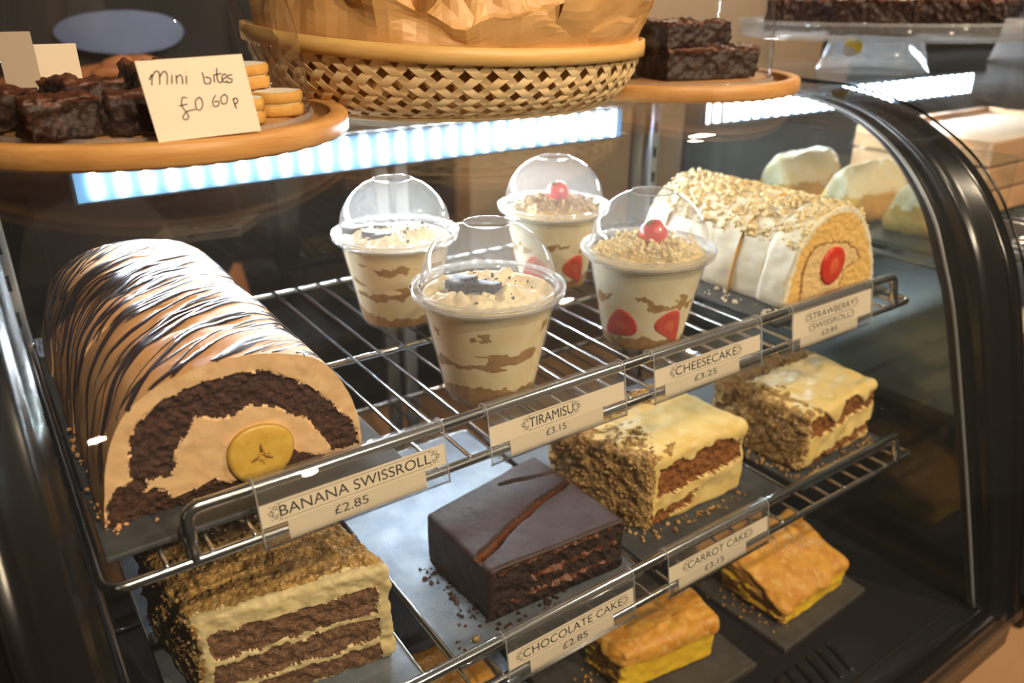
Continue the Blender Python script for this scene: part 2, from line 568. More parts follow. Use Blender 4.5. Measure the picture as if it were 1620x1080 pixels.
dc = thing('display_case', 'countertop curved-glass cake display case with black arched frame', 'display case', (29, 12, -31))
mesh('front_glass', sweepx(GP + [0, 0], -5.6, 66.2, .35), m_glass, dc)
secR = [(62.1, -.22), (62.1, .0), (62.5, .06), (62.9, .38), (62.6, .46), (63.0, .55), (63.9, .62), (64.1, .93), (64.6, .97), (65.6, .97), (65.6, -.22)]
mir = lambda sec: [(59.1 - x - (.9 if i in (9, 10) else 0), k) for i, (x, k) in enumerate(sec)][::-1]
fr = mesh('end_frame', archstrip(secR), m_black, dc, label='black arched end frame on the right')
mesh('inner_seal', archstrip([(61.95, -.20), (61.95, -.03), (62.08, -.03), (62.08, -.20)]), m_inner, fr)
mesh('gasket_bead', tube(np.c_[np.full(len(IP), 62.0), IP * .99 + GP * .01], .16, 8), m_bead, fr)
mesh('edge_trim', tube(np.c_[np.full(len(GP), 66.3), GP + [0, .1]], .11, 8), m_black, fr)
fl = mesh('end_frame', archstrip(mir(secR)), m_black, dc, label='black arched end frame on the left')
mesh('edge_trim', tube(np.c_[np.full(len(GP), -5.9), GP + [0, .1]], .11, 8), m_black, fl)


def endpanel(x0, x1):
    loop = np.vstack([IP * 1.2 - GP * .2, [(34.5, -27)]])
    n = len(loop)
    V = np.vstack([np.c_[np.full(n, x), loop] for x in (x0, x1)])
    return V, [list(range(n)), list(range(n, 2 * n))[::-1]] + [[i, n + i, n + (i + 1) % n, (i + 1) % n] for i in range(n)]


mesh('end_panel', endpanel(62.3, 62.9), m_endglass, dc, False, label='clear glass end pane on the right')
mesh('end_panel', endpanel(-4.4, -3.6), m_backdark, dc, False, label='dark inner end panel at the left')
mesh('case_floor', rbox(-3.6, 62.3, -11.2, 34.4, -27.9, -27.0, .2), m_deck, dc)
mesh('base', rbox(-6.4, 65.6, -12.9, 37, -31.2, -28.0, .4), m_black, dc)
br = mesh('bottom_rail', rbox(-3.4, 62.2, -12.6, -11.2, -28.2, -26.4, .25), m_black, dc)
mesh('chrome_line', tube([(-3.4, -11.3, -26.35), (62.2, -11.3, -26.35)], .09, 6), m_chrome, br)
mesh('floor_seam', tube([(-3.0, -9.3, -26.98), (61.8, -9.3, -26.98)], .1, 6), m_inner, br)
for i in range(8):                                              # louvre slots in the case floor, front right
    vx = 37.5 + i * 1.35
    path = catmull([(vx, -8.6, -26.93), (vx + .5, -7.2, -26.86), (vx + .9, -5.6, -26.93)], 4)
    mesh('vent_rib', tube(path, .28, 8, sq=.5), m_deck, dc)
mesh('roof_panel', rbox(-3.4, 62.2, 30.6, 36.4, 13.2, 15.2, .3), m_blackmat, dc)
for x0, x1, y in ((-3.4, 31, 35.0), (28, 62.2, 35.8)):
    d = mesh('sliding_door', box(x0 + 1.2, x1 - 1.2, y + .1, y + .4, -26, 12.6), m_glass, dc, False, label='glass sliding rear door')
    for q in ((x0, x0 + 1.3, -27, 13.2), (x1 - 1.3, x1, -27, 13.2)):
        mesh('door_stile', rbox(q[0], q[1], y - .15, y + .6, q[2], q[3], .1), m_post, d)
    mesh('door_rail', rbox(x0 + 1.3, x1 - 1.3, y - .15, y + .6, -27, -25.6, .1), m_blackmat, d)
    mesh('door_rail', rbox(x0 + 1.3, x1 - 1.3, y - .15, y + .6, 12.2, 13.2, .1), m_blackmat, d)
for px in (-3.4, 60.9):
    ps = mesh('slotted_post', rbox(px, px + 1.2, 32.9, 34.3, -27, 13.2, .12), m_post, dc)
    slot = None
    for k in range(13):
        if slot is None:
            slot = mesh('slot', rbox(px + .35, px + .85, 32.84, 32.95, -24, -22.8, .04), m_hole, ps)
        else:
            o = slot.copy(); COL.objects.link(o); o.parent = ps; o.location = (0, 0, k * 2.8 * S)
led_strip(dc, 4.2, 29, 1.81, 33.0, 9.7, 12.6)

# ------------------------------------------------------------------ wire shelves


def wire_shelf(label, z, y0, yb, xs, ym):
    t = thing('wire_shelf', label, 'shelf', (28.8, 16, z), 'chrome wire shelves in the display cases')
    fp = roundpath([(60.13, y0 + 6, z), (60.13, y0, z), (-2.56, y0, z), (-2.56, yb, z), (60.13, yb, z), (60.13, y0 + 5.9, z)], .9)
    mesh('frame_rod', tube(fp, .27, 10), m_chrome, t)
    rp = roundpath([(57.73, y0 + .05, z), (57.73, y0 + .5, z + 2.5), (1.23, y0 + .5, z + 2.5), (1.23, y0 + .05, z)], .75, 7)
    mesh('front_rail', tube(rp, .33, 12), m_chrome, t)
    for yy in ym:
        mesh('cross_bar', tube([(-2.3, yy, z - .33), (59.9, yy, z - .33)], .24, 8), m_chrome, t)
    w = None
    for x in xs:
        if w is None:
            w = mesh('wire', tube([(xs[0], y0 - .10, z + .26), (xs[0], y0 - .02, z + .31), (xs[0], y0 + 1, z + .33), (xs[0], yb - .1, z + .33)], .125, 7), m_chromewire, t)
        else:
            o = w.copy(); COL.objects.link(o); o.parent = t; o.location = ((x - xs[0]) * S, 0, 0)
    return t


wire_shelf('upper chrome wire shelf, holding the dessert cups and swiss rolls', 0, 0, 32.2, [2.0 * i for i in range(30)], (16.6,))
wire_shelf('lower chrome wire shelf, holding the slices of layer cake', -13.67, -3.05, 32.2, [.07 + 2.0 * i for i in range(30)], (14.5,))

# ------------------------------------------------------------------ trays


def tray(label, x0, x1, y0, y1, z, mat, lip=0.0, name='serving_tray', th=.35):
    t = thing(name, label, 'tray', ((x0 + x1) / 2, (y0 + y1) / 2, z))
    mesh('tray_plate', rbox(x0, x1, y0, y1, z, z + th, .12), mat, t)
    if lip:
        mesh('rim', tube(roundpath([(x0 + 3, y0, z + th), (x0, y0, z + th), (x0, y1, z + th), (x1, y1, z + th), (x1, y0, z + th), (x0 + 2.9, y0, z + th)], .5), .11, 6), m_chrome, t)
    return t


tray('dark grey serving board under the banana swiss roll', -2.2, 12.6, 1.3, 31, .47, m_tray)
tray('dark grey serving board under the strawberry swiss roll', 44.6, 59.4, 1.7, 22, .47, m_tray)
ZL = -13.2
tray('silver textured tray under the coffee layer cake', -.8, 12.0, -1.4, 22, ZL, m_traymat, .1)
tray('silver textured tray under the chocolate cake', 14.1, 28.9, -1.6, 22, ZL, m_traymat, .1)
tray('dark board under the iced carrot cake next to the chocolate cake', 29.6, 45.2, -1.5, 20, ZL, m_tray)
tray('dark board under the carrot cake nearest the right end pane', 46.6, 59.2, -1.6, 20, ZL, m_tray)


def slate(label, pts, z=-26.98, th=.5):
    n = len(pts)
    P = np.array(pts, float)
    c = P.mean(0)
    V = np.vstack([np.c_[c + (P - c) * k, np.full(n, zz)] for k, zz in ((1, z), (1, z + th * .7), (.985, z + th))])
    F = [list(range(n))[::-1], [2 * n + i for i in range(n)]]
    for s in (0, n):
        F += [[s + i, s + (i + 1) % n, s + n + (i + 1) % n, s + n + i] for i in range(n)]
    return mesh('slate_board', (V, F), m_slate, None, False, label=label, cat='board', group='slate boards on the case floor')


slate('slate board under the custard slice with exposed yellow side', [(24.5, -3.5), (40.8, -3.8), (41, 12), (24.5, 12)])
slate('slate board under the sugared custard slice at the right', [(43.9, -4.2), (56.2, -3.7), (56.6, 12), (43.2, 11.6)])
slate('slate board under the custard slice below the chocolate cake', [(6, -2), (22.8, -2.4), (23, 14), (6, 14)])

# ------------------------------------------------------------------ price labels


def text_vf(s):
    cu = bpy.data.curves.new('t', 'FONT')
    cu.body = s
    ob = bpy.data.objects.new('t', cu)
    COL.objects.link(ob)
    dg = bpy.context.evaluated_depsgraph_get()
    me = bpy.data.meshes.new_from_object(ob.evaluated_get(dg))
    V = np.array([v.co[:] for v in me.vertices])
    F = [list(p.vertices) for p in me.polygons]
    bpy.data.objects.remove(ob); bpy.data.curves.remove(cu); bpy.data.meshes.remove(me)
    return V, F


def fit(VF, u0, u1, v0, v1):
    V, F = VF
    lo, hi = V.min(0), V.max(0)
    return np.c_[u0 + (V[:, 0] - lo[0]) / (hi[0] - lo[0]) * (u1 - u0), v0 + (V[:, 1] - lo[1]) / (hi[1] - lo[1]) * (v1 - v0)], F


def ornament(cu, cv, h, flip):
    """a column of little outlined stars and dots"""
    parts = []
    for dv, du, r in ((.34, .12, .13), (.0, -.06, .15), (-.34, .12, .13)):
        n = 10
        ring = []
        for q in (1.0, .62):
            for i in range(n):
                a = 2 * math.pi * i / n + .3
                rr = r * q * (1 if i % 2 == 0 else .5)
                ring.append((cu + flip * du * h / .6 + rr * math.cos(a) * h / .62, cv + dv * h + rr * math.sin(a) * h / .62))
        parts.append((np.array(ring), [[i, (i + 1) % n, n + (i + 1) % n, n + i] for i in range(n)]))
    for dv, du in ((.18, .22), (-.18, .22), (.5, .3), (-.5, .3), (.2, -.02), (-.2, -.02), (.45, -.06), (-.45, -.06)):
        n = 6
        parts.append((np.array([(cu + flip * du * h / .6 + .035 * math.cos(2 * math.pi * i / n), cv + dv * h + .035 * math.sin(2 * math.pi * i / n)) for i in range(n)]), [list(range(n))]))
    V = np.vstack([p[0] for p in parts])
    F, k = [], 0
    for p in parts:
        F += [[j + k for j in f] for f in p[1]]
        k += len(p[0])
    return V, F


def price_label(label, x0, x1, ys, zs, lines, price, name_u, price_u, strips, mode='two', x_price=None, orn=True):
    """strips: (name strip u0,u1), (price strip u0,u1); u in cm from x0, v in cm up the front face"""
    t = thing('price_label', label, 'price label', ((x0 + x1) / 2, ys, zs - .5), 'clip-on price labels along the shelf rails')
    A, B = np.array([ys - .46, zs - .55]), np.array([ys + .06, zs + 2.55])
    ev = (B - A) / np.linalg.norm(B - A)
    en = np.array([-ev[1], ev[0]])      # towards the viewer (-y)
    if en[0] > 0: en = -en

    def put(V2, off):
        V2 = np.asarray(V2)
        P = A + V2[:, 1:2] * ev + en * off
        return np.c_[x0 + V2[:, 0], P]
    cy, cz = ys + .5, zs + 2.5
    hook = [(cy + .47 * math.cos(a), cz + .47 * math.sin(a)) for a in np.radians(np.linspace(-35, 172, 14))]
    prof = np.array(hook + [tuple(A)] + [(A[0] + .18, A[1] - .05)])
    prof = np.vstack([prof[:14], prof[13] + (A - prof[13]) * np.linspace(.1, 1, 6)[:, None], prof[-1:]])
    mesh('clear_clip', sweepx(prof, x0, x1, .07), m_holder, t)
    for xx in (x0, x1):
        mesh('clip_edge', tube(np.c_[np.full(len(prof), xx), prof], .045, 6), m_holderedge, t)
    wd_ = x1 - x0

    def strip(nm, u0, u1, v0, v1, off):
        V = np.array([(u0, v0), (u1, v0), (u1, v1), (u0, v1)])
        V3 = np.vstack([put(V, off), put(V, off - .025)])
        return mesh(nm, (V3, [[0, 1, 2, 3], [7, 6, 5, 4], [0, 4, 5, 1], [1, 5, 6, 2], [2, 6, 7, 3], [3, 7, 4, 0]]), m_paper, t, False)

    def ink(parent, VF2, off):
        mesh('lettering', (put(VF2[0], off), VF2[1]), m_ink, parent, False)
    (n0, n1, nv0, nv1), (p0, p1, pv0, pv1) = strips
    ps = strip('price_strip', p0, p1, pv0, pv1, -.075)
    ns = strip('name_strip', n0, n1, nv0, nv1, -.045)
    off = -.036
    for (s, u0, u1, v0, v1) in lines:
        ink(ns, fit(text_vf(s), u0, u1, v0, v1), off)
        hh = (v1 - v0)
        if orn:
            ow = .34
            ink(ns, ornament(u0 - ow, (v0 + v1) / 2, hh * 1.25, 1), off)
            ink(ns, ornament(u1 + ow, (v0 + v1) / 2, hh * 1.25, -1), off)
        for vv in (v0 - .16, v1 + .13):
            V = np.array([(u0 - .12, vv), (u1 + .12, vv), (u1 + .12, vv + .022), (u0 - .12, vv + .022)])
            ink(ns, (V, [[0, 1, 2, 3]]), off)
    s, u0, u1, v0, v1 = price
    ink(ps, fit(text_vf(s), u0, u1, v0, v1), off - .03 + (.0 if mode == 'two' else .03))
    return t


CL = 'clear clip-on label'
price_label('clear clip-on label reading BANANA SWISSROLL', 4.3, 14.45, 0, 0, [('BANANA SWISSROLL', .95, 9.2, 1.45, 2.02)], ('\u00a32.85', 3.6, 5.45, .52, .98), None, None, ((.02, 10.1, 1.12, 2.3), (1.25, 8.8, .12, 1.15)))
price_label('clear clip-on label reading TIRAMISU', 17.25, 27.4, 0, 0, [('TIRAMISU', 2.75, 6.0, 1.45, 2.05)], ('\u00a33.15', 3.9, 5.4, .60, 1.0), None, None, ((.02, 10.1, 1.12, 2.3), (1.35, 8.3, .12, 1.15)))
price_label('clear clip-on label reading CHEESECAKE', 29.9, 40.4, 0, 0, [('CHEESECAKE', 1.95, 7.9, 1.45, 2.05)], ('\u00a33.25', 3.7, 5.9, .60, 1.0), None, None, ((.02, 10.4, 1.12, 2.3), (1.0, 8.2, .12, 1.15)))
price_label('clear clip-on label reading STRAWBERRY SWISSROLL', 43.9, 53.9, 0, 0, [('STRAWBERRY', 2.0, 7.7, 2.05, 2.55), ('SWISSROLL', 2.4, 7.2, 1.22, 1.68)], ('\u00a32.85', 3.6, 5.6, .52, .90), None, None, ((.02, 9.95, .95, 2.95), (1.0, 8.2, .05, .97)))
price_label('clear clip-on label reading CHOCOLATE CAKE', 16.35, 26.5, -3.05, -13.67, [('CHOCOLATE CAKE', 1.15, 9.1, 1.45, 2.0)], ('\u00a32.85', 4.1, 6.1, .55, 1.0), None, None, ((.1, 10.1, 1.12, 2.3), (1.6, 8.3, .12, 1.15)))
price_label('clear clip-on label reading CARROT CAKE', 29.65, 40.1, -3.05, -13.67, [('CARROT CAKE', 1.9, 8.2, 1.45, 2.0)], ('\u00a33.15', 3.6, 5.6, .55, 1.0), None, None, ((.1, 10.4, 1.12, 2.3), (1.0, 8.0, .12, 1.15)))

# ------------------------------------------------------------------ swiss rolls


def outline_n(pts, n):
    P = catmull(pts, 12, closed=False)
    Q = np.vstack([P, P[:1]])                       # close along the base
    d = np.r_[0, np.cumsum(np.linalg.norm(np.diff(Q, axis=0), axis=1))]
    s = np.linspace(0, d[-1], n, endpoint=False)
    return np.c_[np.interp(s, d, Q[:, 0]), np.interp(s, d, Q[:, 1])]


def roll_slice(out, c, y0, y1, rings, cap, my=8, jit=None, seed=0, bulge=.12):
    """solid slice: returns V,F and per-face zone (0 front cap, 1 side, 2 back)"""
    n = len(out)
    V, F, Z = [], [], []
    ks = np.linspace(1, 0.02, rings)
    for k in ks:
        V.append(np.c_[c[0] + (out[:, 0] - c[0]) * k, np.full(n, y0), c[1] + (out[:, 1] - c[1]) * k])
    for i in range(rings - 1):
        for j in range(n):
            l = (j + 1) % n
            F.append((i * n + j, i * n + l, (i + 1) * n + l, (i + 1) * n + j)); Z.append(0)
    base = rings * n
    prev = np.arange(n)
    for m in range(1, my + 1):
        t = m / my
        k = 1 + bulge * .05 * math.sin(math.pi * t)
        V.append(np.c_[c[0] + (out[:, 0] - c[0]) * k, np.full(n, y0 + (y1 - y0) * t), c[1] + (out[:, 1] - c[1]) * k])
        cur = base + np.arange(n)
        base += n
        for j in range(n):
            l = (j + 1) % n
            F.append((prev[j], cur[j], cur[l], prev[l])); Z.append(1)
        prev = cur
    for k in (.6, .02):
        V.append(np.c_[c[0] + (out[:, 0] - c[0]) * k, np.full(n, y1), c[1] + (out[:, 1] - c[1]) * k])
        cur = base + np.arange(n)
        base += n
        for j in range(n):
            l = (j + 1) % n
            F.append((prev[j], cur[j], cur[l], prev[l])); Z.append(2)
        prev = cur
    return np.vstack(V), np.array(F), np.array(Z)


# banana roll ------------------------------------------------------
bo = [(-1.85, .85), (-1.75, 1.6), (-1.50, 2.9), (-.85, 4.9), (.1, 6.4), (1.3, 7.3), (2.8, 7.75), (5.3, 7.95), (7.9, 7.4), (9.6, 6.35), (10.6, 4.5), (11.2, 2.2), (11.25, .85)]
SPONGE = [(-0.37, 3.5), (0.05, 5.2), (0.67, 6.0), (1.78, 6.62), (3.01, 6.98), (5.06, 7.1), (6.74, 6.75), (8.55, 5.45), (9.96, 3.5), (11.04, 1.97), (11.0, 1.0), (9.7, 1.1), (9.3, 1.7), (8.81, 2.71), (8.33, 3.48), (7.04, 4.49), (5.72, 5.23), (4.74, 4.88), (3.89, 4.91), (2.9, 5.39), (2.49, 4.64), (1.96, 3.85), (1.28, 2.62), (0.36, 2.8)]
LOWS = [(-1.6, 2.05), (-1.06, 2.8), (-0.3, 2.9), (-0.45, 3.44), (0.14, 3.22), (0.28, 2.51), (-0.06, 2.07), (0.49, 2.26), (1.09, 1.86), (1.28, 1.36), (2.49, 1.5), (3.36, 1.75), (3.8, 1.3), (8.4, .8), (-1.7, .8)]
LOW2 = [(6.6, .9), (7.0, 1.6), (7.22, 2.2), (7.75, 1.75), (9.2, 1.1), (8.5, .85)]
br_ = thing('banana_swiss_roll', 'chocolate-drizzled mocha roll with a round banana slice in its cut face', 'cake', (5, 16, .8))
oc = outline_n(bo, 300)
cc = (4.9, 2.6)
cuts = [3.5, 8.2, 13.2, 18.2, 23.0, 27.2]
for si in range(5):
    V, F, Z = roll_slice((oc - cc) * (1 - (0, .016, .002, .015, .003)[si]) + cc, cc, cuts[si] + (.0 if si == 0 else .03), cuts[si + 1] - .03, 62 if si == 0 else 6, si == 0, 10)
    fc = V[F].mean(1)
    if si == 0:
        w = fc + np.c_[fbm(fc, 2.2, 3, 5), fbm(fc, 2.2, 3, 6), fbm(fc, 2.2, 3, 9)] * .13 + np.c_[fbm(fc, 8, 2, 15), fbm(fc, 8, 2, 16), fbm(fc, 8, 2, 19)] * .05
        sp = inpoly(w[:, 0], w[:, 2], SPONGE) | inpoly(w[:, 0], w[:, 2], LOWS) | inpoly(w[:, 0], w[:, 2], LOW2)
        ring = np.max(np.abs((fc[:, [0, 2]] - cc)), axis=1)
        reg = np.where(Z == 0, np.where(sp, 2, 1), 0)
        vw = V
        spv = inpoly(V[:, 0], V[:, 2], SPONGE) | inpoly(V[:, 0], V[:, 2], LOWS)
        front = V[:, 1] < cuts[0] + .01
        nz = fbm(V, 3.5, 4, 3)
        V[front, 1] += (np.where(spv, .10 + .16 * nz + .1 * fbm(V, 11, 2, 8), .05 * fbm(V, 1.2, 2, 4)))[front]
    else:
        reg = np.where(Z == 1, 0, 1)
    side = ~((V[:, 1] < cuts[si] + .06))
    nrm = np.c_[V[:, 0] - cc[0], np.zeros(len(V)), V[:, 2] - cc[1]]
    nrm /= np.linalg.norm(nrm, axis=1)[:, None] + 1e-9
    V = V + nrm * (fbm(V, .5, 2, 11) * .10)[:, None] * (V[:, 2:3] > 1.1)
    split(br_, V, F, reg, [('cream_coat', m_mocha, None), ('cream_filling', m_mochaf, None), ('sponge_layer', m_csponge, None)])
# banana slice
n = 40
rad = np.array([1.66 + .06 * math.sin(3 * a + .5) for a in np.linspace(0, 2 * math.pi, n, endpoint=False)])
ang = np.linspace(0, 2 * math.pi, n, endpoint=False)
bx, bz, by = 5.7, 2.45, 3.42
rows = []
for k, dy in ((1.0, .25), (1.02, -.05), (.97, -.16), (.9, -.2), (.6, -.2), (.35, -.2), (.2, -.19), (.02, -.19)):
    rows.append(np.c_[bx + rad * k * np.cos(ang), np.full(n, by + dy), bz + rad * k * np.sin(ang) * 1.0])
bv = np.vstack(rows)
bs = mesh('banana_slice', (bv, gridfaces(8, n, True)), m_banana, br_)
mesh('rim', tube(np.c_[bx + rad * .985 * np.cos(ang), np.full(n, by - .06), bz + rad * .985 * np.sin(ang)], .075, 6, closed=True), m_bananaedge, bs)
for a in (90, 205, 325):
    d = np.array([math.cos(math.radians(a)), 0, math.sin(math.radians(a))])
    c0 = np.array([bx, by - .19, bz])
    mesh('seed_core', tube([c0 + d * .12, c0 + d * .3, c0 + d * .5, c0 + d * .68], [.03, .09, .07, .015], 6), m_bananacore, bs)
mesh('seed_core', crumbs(np.c_[bx + rng.normal(0, .25, 14), np.full(14, by - .18), bz + rng.normal(0, .22, 14)], .05), m_bananacore, bs)

# chocolate drizzle ribbons over the roll
top = outline_n(bo, 400)
top = top[: int(np.argmin(np.abs(top[:, 0] - 11.25) + np.abs(top[:, 1] - .85)))]
dl = np.r_[0, np.cumsum(np.linalg.norm(np.diff(top, axis=0), axis=1))]
LT = dl[-1]


def on_roll(s, y, h):
    x, z = np.interp(s, dl, top[:, 0]), np.interp(s, dl, top[:, 1])
    e = .05
    tx, tz = np.interp(s + e, dl, top[:, 0]) - np.interp(s - e, dl, top[:, 0]), np.interp(s + e, dl, top[:, 1]) - np.interp(s - e, dl, top[:, 1])
    l = np.hypot(tx, tz) + 1e-9
    P = np.c_[x - tz / l * h * 1, y, z + tx / l * h]
    return P + np.c_[-tz / l, 0 * tz, tx / l] * (fbm(P, .5, 2, 11) * .10)[:, None]


drz = []
rs = np.random.default_rng(3)
for i in range(150):
    y00 = rs.uniform(-16, 26)
    slope = rs.uniform(13.0, 19.0)
    s0, s1 = rs.uniform(.02, .48) * LT, rs.uniform(.6, 1.0) * LT
    if i % 5 == 0: s0, s1 = rs.uniform(.2, .5) * LT, rs.uniform(.7, 1.0) * LT
    m = 46
    s = np.linspace(s0, s1, m)
    y = y00 + slope * (s / LT) ** 1.0 + .35 * np.sin(s * rs.uniform(.3, .9) + rs.uniform(0, 6))
    wdt = rs.choice([.07, .11, .19, .34]) * rs.uniform(.8, 1.3) * (1 + .5 * np.sin(s * rs.uniform(.4, 1.1) + rs.uniform(0, 6)))
    wdt = wdt * np.clip(np.minimum(s - s0, s1 - s) / 1.0, .12, 1) * (1 + 1.6 * np.exp(-((s / LT - rs.uniform(.55, .8)) / .12) ** 2) * (rs.random() < .45))
    keep = (y > cuts[0] + .12) & (y < cuts[-1] - .15)
    # split kept runs
    idx = np.where(keep)[0]
    if len(idx) < 5: continue
    for run in np.split(idx, np.where(np.diff(idx) > 1)[0] + 1):
        if len(run) < 4: continue
        sr, yr, wr = s[run], y[run], wdt[run].copy()
        wr[0] *= .3; wr[-1] *= .3
        rows = [on_roll(sr - .35 * wr, yr - wr, -.02), on_roll(sr - .2 * wr, yr - .55 * wr, .05), on_roll(sr + .2 * wr, yr + .55 * wr, .05), on_roll(sr + .35 * wr, yr + wr, -.02)]
        k = len(run)
        V = np.vstack(rows)
        drz.append((V, gridfaces(4, k)))
mesh('chocolate_drizzle', join(drz), m_drizzle, br_, kind='stuff')
cp_ = np.c_[rs.uniform(-1.7, 2, 8), rs.uniform(2.6, 3.4, 8), np.full(8, .88)]
mesh('fallen_crumbs', crumbs(np.vstack([cp_, np.c_[rs.normal(-1.85, .12, 26), rs.uniform(3, 14, 26), rs.uniform(.85, 1.5, 26)]]), rs.uniform(.05, .17, 34)), m_mocha, br_, kind='stuff')

# strawberry roll ---------------------------------------------------
so = [(47.55, .85), (47.5, 1.6), (47.8, 3.3), (48.6, 5.6), (50.0, 7.2), (52.0, 8.1), (54.4, 8.25), (56.6, 7.1), (58.2, 5.1), (59.4, 2.6), (59.85, .85)]
st_ = thing('strawberry_swiss_roll', 'pale cream roll topped with crumbs, red strawberry in its cut face', 'cake', (53.5, 11, .8))
so2 = outline_n(so, 240)
sc_ = (53.3, 3.5)
inner = [(sc_[0] + (x - sc_[0]) * .93, sc_[1] + (z - sc_[1]) * .93) for x, z in so]
FILL = [(49.75, 1.1), (49.6, 3.5), (50.0, 4.7), (50.8, 5.35), (52.56, 5.5), (55.0, 4.95), (56.5, 4.1), (56.9, 3.2), (56.2, 3.2), (54.9, 2.6), (54.8, 1.1)]
ycs = [3.4, 6.2, 9.0, 11.8, 14.6, 17.4, 20.0]
for si in range(6):
    sh = .22 * math.sin(si * 2.1)
    V, F, Z = roll_slice(so2 * [1, 1 - .012 * (si % 2)] + [sh * .6, 0], sc_, ycs[si] + .05, ycs[si + 1] - .05, 44 if si == 0 else 5, True, 7)
    fc = V[F].mean(1)
    if si == 0:
        w = fc + np.c_[fbm(fc, 2, 3, 25), fbm(fc, 2, 3, 26), fbm(fc, 2, 3, 29)] * .10
        fil = inpoly(w[:, 0], w[:, 2], FILL)
        w2 = np.array(FILL); cF = w2.mean(0)
        edge = inpoly(w[:, 0], w[:, 2], [tuple(cF + (q - cF) * 1.10) for q in w2]) & ~fil
        reg = np.where(Z == 0, np.where(fil, 2, np.where(edge, 3, np.where(inpoly(w[:, 0], w[:, 2], inner), 1, 0))), 0)
        fr_ = V[:, 1] < ycs[0] + .06
        V[fr_, 1] += (.06 * fbm(V, 4, 3, 31))[fr_]
    else:
        reg = np.where(Z == 1, 0, 1)
    nrm = np.c_[V[:, 0] - sc_[0], np.zeros(len(V)), V[:, 2] - sc_[1]]
    nrm /= np.linalg.norm(nrm, axis=1)[:, None] + 1e-9
    V = V + nrm * (fbm(V, .7, 3, 41 + si) * .14)[:, None] * (V[:, 2:3] > 1.2)
    split(st_, V, F, reg, [('cream_coat', m_whitecream, None), ('sponge_layer', m_ysponge, None), ('cream_filling', m_yfill, None), ('browned_line', m_browned, None)])
n = 30
ang = np.linspace(0, 2 * math.pi, n, endpoint=False)
rows = []
for k, dy in ((1, .2), (1, -.08), (.9, -.16), (.5, -.18), (.02, -.16)):
    rows.append(np.c_[53.25 + 1.55 * k * np.cos(ang) * (1 + .08 * np.sin(ang)), np.full(n, 3.4 + dy), 3.45 + 1.6 * k * np.sin(ang)])
sb = mesh('strawberry', (np.vstack(rows), gridfaces(5, n, True)), m_berry, st_)
rows = [np.c_[53.25 + .6 * k * np.cos(ang), np.full(n, 3.4 + dy), 3.5 + .75 * k * np.sin(ang)] for k, dy in ((1, -.14), (.8, -.205), (.02, -.21))]
mesh('core', (np.vstack(rows), gridfaces(3, n, True)), m_berrypale, sb)
top2 = so2[(so2[:, 1] > 5.4)]
k = 1500
ii = rs.integers(0, len(top2), k)
yy = rs.uniform(3.45, 19.9, k)
gap = np.min(np.abs(yy[:, None] - np.array(ycs)[None]), axis=1) < .12
pts = np.c_[top2[ii, 0] + rs.normal(0, .1, k), yy, top2[ii, 1] + rs.uniform(-.02, .22, k)][~gap]
mesh('crumb_topping', crumbs(pts, rs.uniform(.07, .23, len(pts))), m_scrumb, st_, kind='stuff')
pts = np.c_[rs.uniform(45.2, 47.4, 50), rs.uniform(3, 18, 50), np.full(50, .88)]
mesh('fallen_crumbs', crumbs(pts, rs.uniform(.05, .2, 50)), m_whitecream, st_, kind='stuff')

# ------------------------------------------------------------------ layer cakes on the lower shelf
ZC = ZL + .35


def surf_pts(V, F, reg, ids, n, seed):
    r = np.random.default_rng(seed)
    f = F[np.isin(reg, ids)]
    q = f[r.integers(0, len(f), n)]
    w = r.dirichlet(np.ones(4), n)
    return (V[q] * w[..., None]).sum(1)


# chocolate cake
ck = thing('chocolate_cake', 'dark chocolate fudge cake with cracked glossy glaze and two fudge layers', 'cake', (22.5, 5, ZC))
dm = (10.4, 8.4, 4.15)
wq = quadwarp(dm, (17.45, .35), (28.0, -.5), (27.6, 9.6), (17.1, 7.8), ZC, (-8.75, -8.75, -8.6, -8.7))
crk = [np.array([(28.2, 5.4), (24.4, 4.5), (21.3, 3.4), (19.2, 2.4), (17.3, 1.7)]), np.array([(28.0, 6.5), (25.6, 7.2), (23.2, 7.75)])]


def segd(P, L):
    d = np.full(len(P), 9.0)
    for a, b in zip(L[:-1], L[1:]):
        ab = b - a
        t = np.clip(((P - a) @ ab) / (ab @ ab), 0, 1)
        d = np.minimum(d, np.linalg.norm(P - (a + t[:, None] * ab), axis=1))
    return d


def crack_depth(V):
    xy = wq(V)[:, :2]
    xy = xy + np.c_[fbm(V, 1.1, 2, 3), fbm(V, 1.1, 2, 4)] * .12
    taper = np.clip((xy[:, 0] - 16) / 6, .5, 1)
    d1, d2 = segd(xy, crk[0]), segd(xy, crk[1])
    w1 = .42 - .16 * np.clip((xy[:, 0] - 18) / 9, 0, 1)
    return np.maximum(np.clip(1 - d1 / w1, 0, 1) * .75, np.clip(1 - d2 / .17, 0, 1) * .3)


def reg_choc(P, N):
    z = P[:, 2] + .16 * fbm(P * [1, 1, .4], .8, 3, 2) + .06 * fbm(P, 5, 2, 7)
    xw = P[:, 0] + .2 * fbm(P, 1.5, 2, 12)
    topf = (N[:, 2] > .5) | ((P[:, 2] > 3.95))
    frontf = (N[:, 1] < -.6) & (P[:, 0] > .25)
    lay = ((np.abs(z - 1.05) < .17) & (xw > 1.2) & (xw < 9.4)) | ((np.abs(z - 2.35 - .03 * (xw - 5)) < .2) & (xw > 3.2) & (xw < 9.6)) | ((np.abs(z - 3.72) < .13))
    r = np.where(frontf & (P[:, 2] < 3.9), np.where(lay, 2, 1), 0)
    cd = crack_depth(P)
    r = np.where(topf & (cd > .22), 2, r)
    r = np.where(topf & (cd > .62), 1, r)
    return r


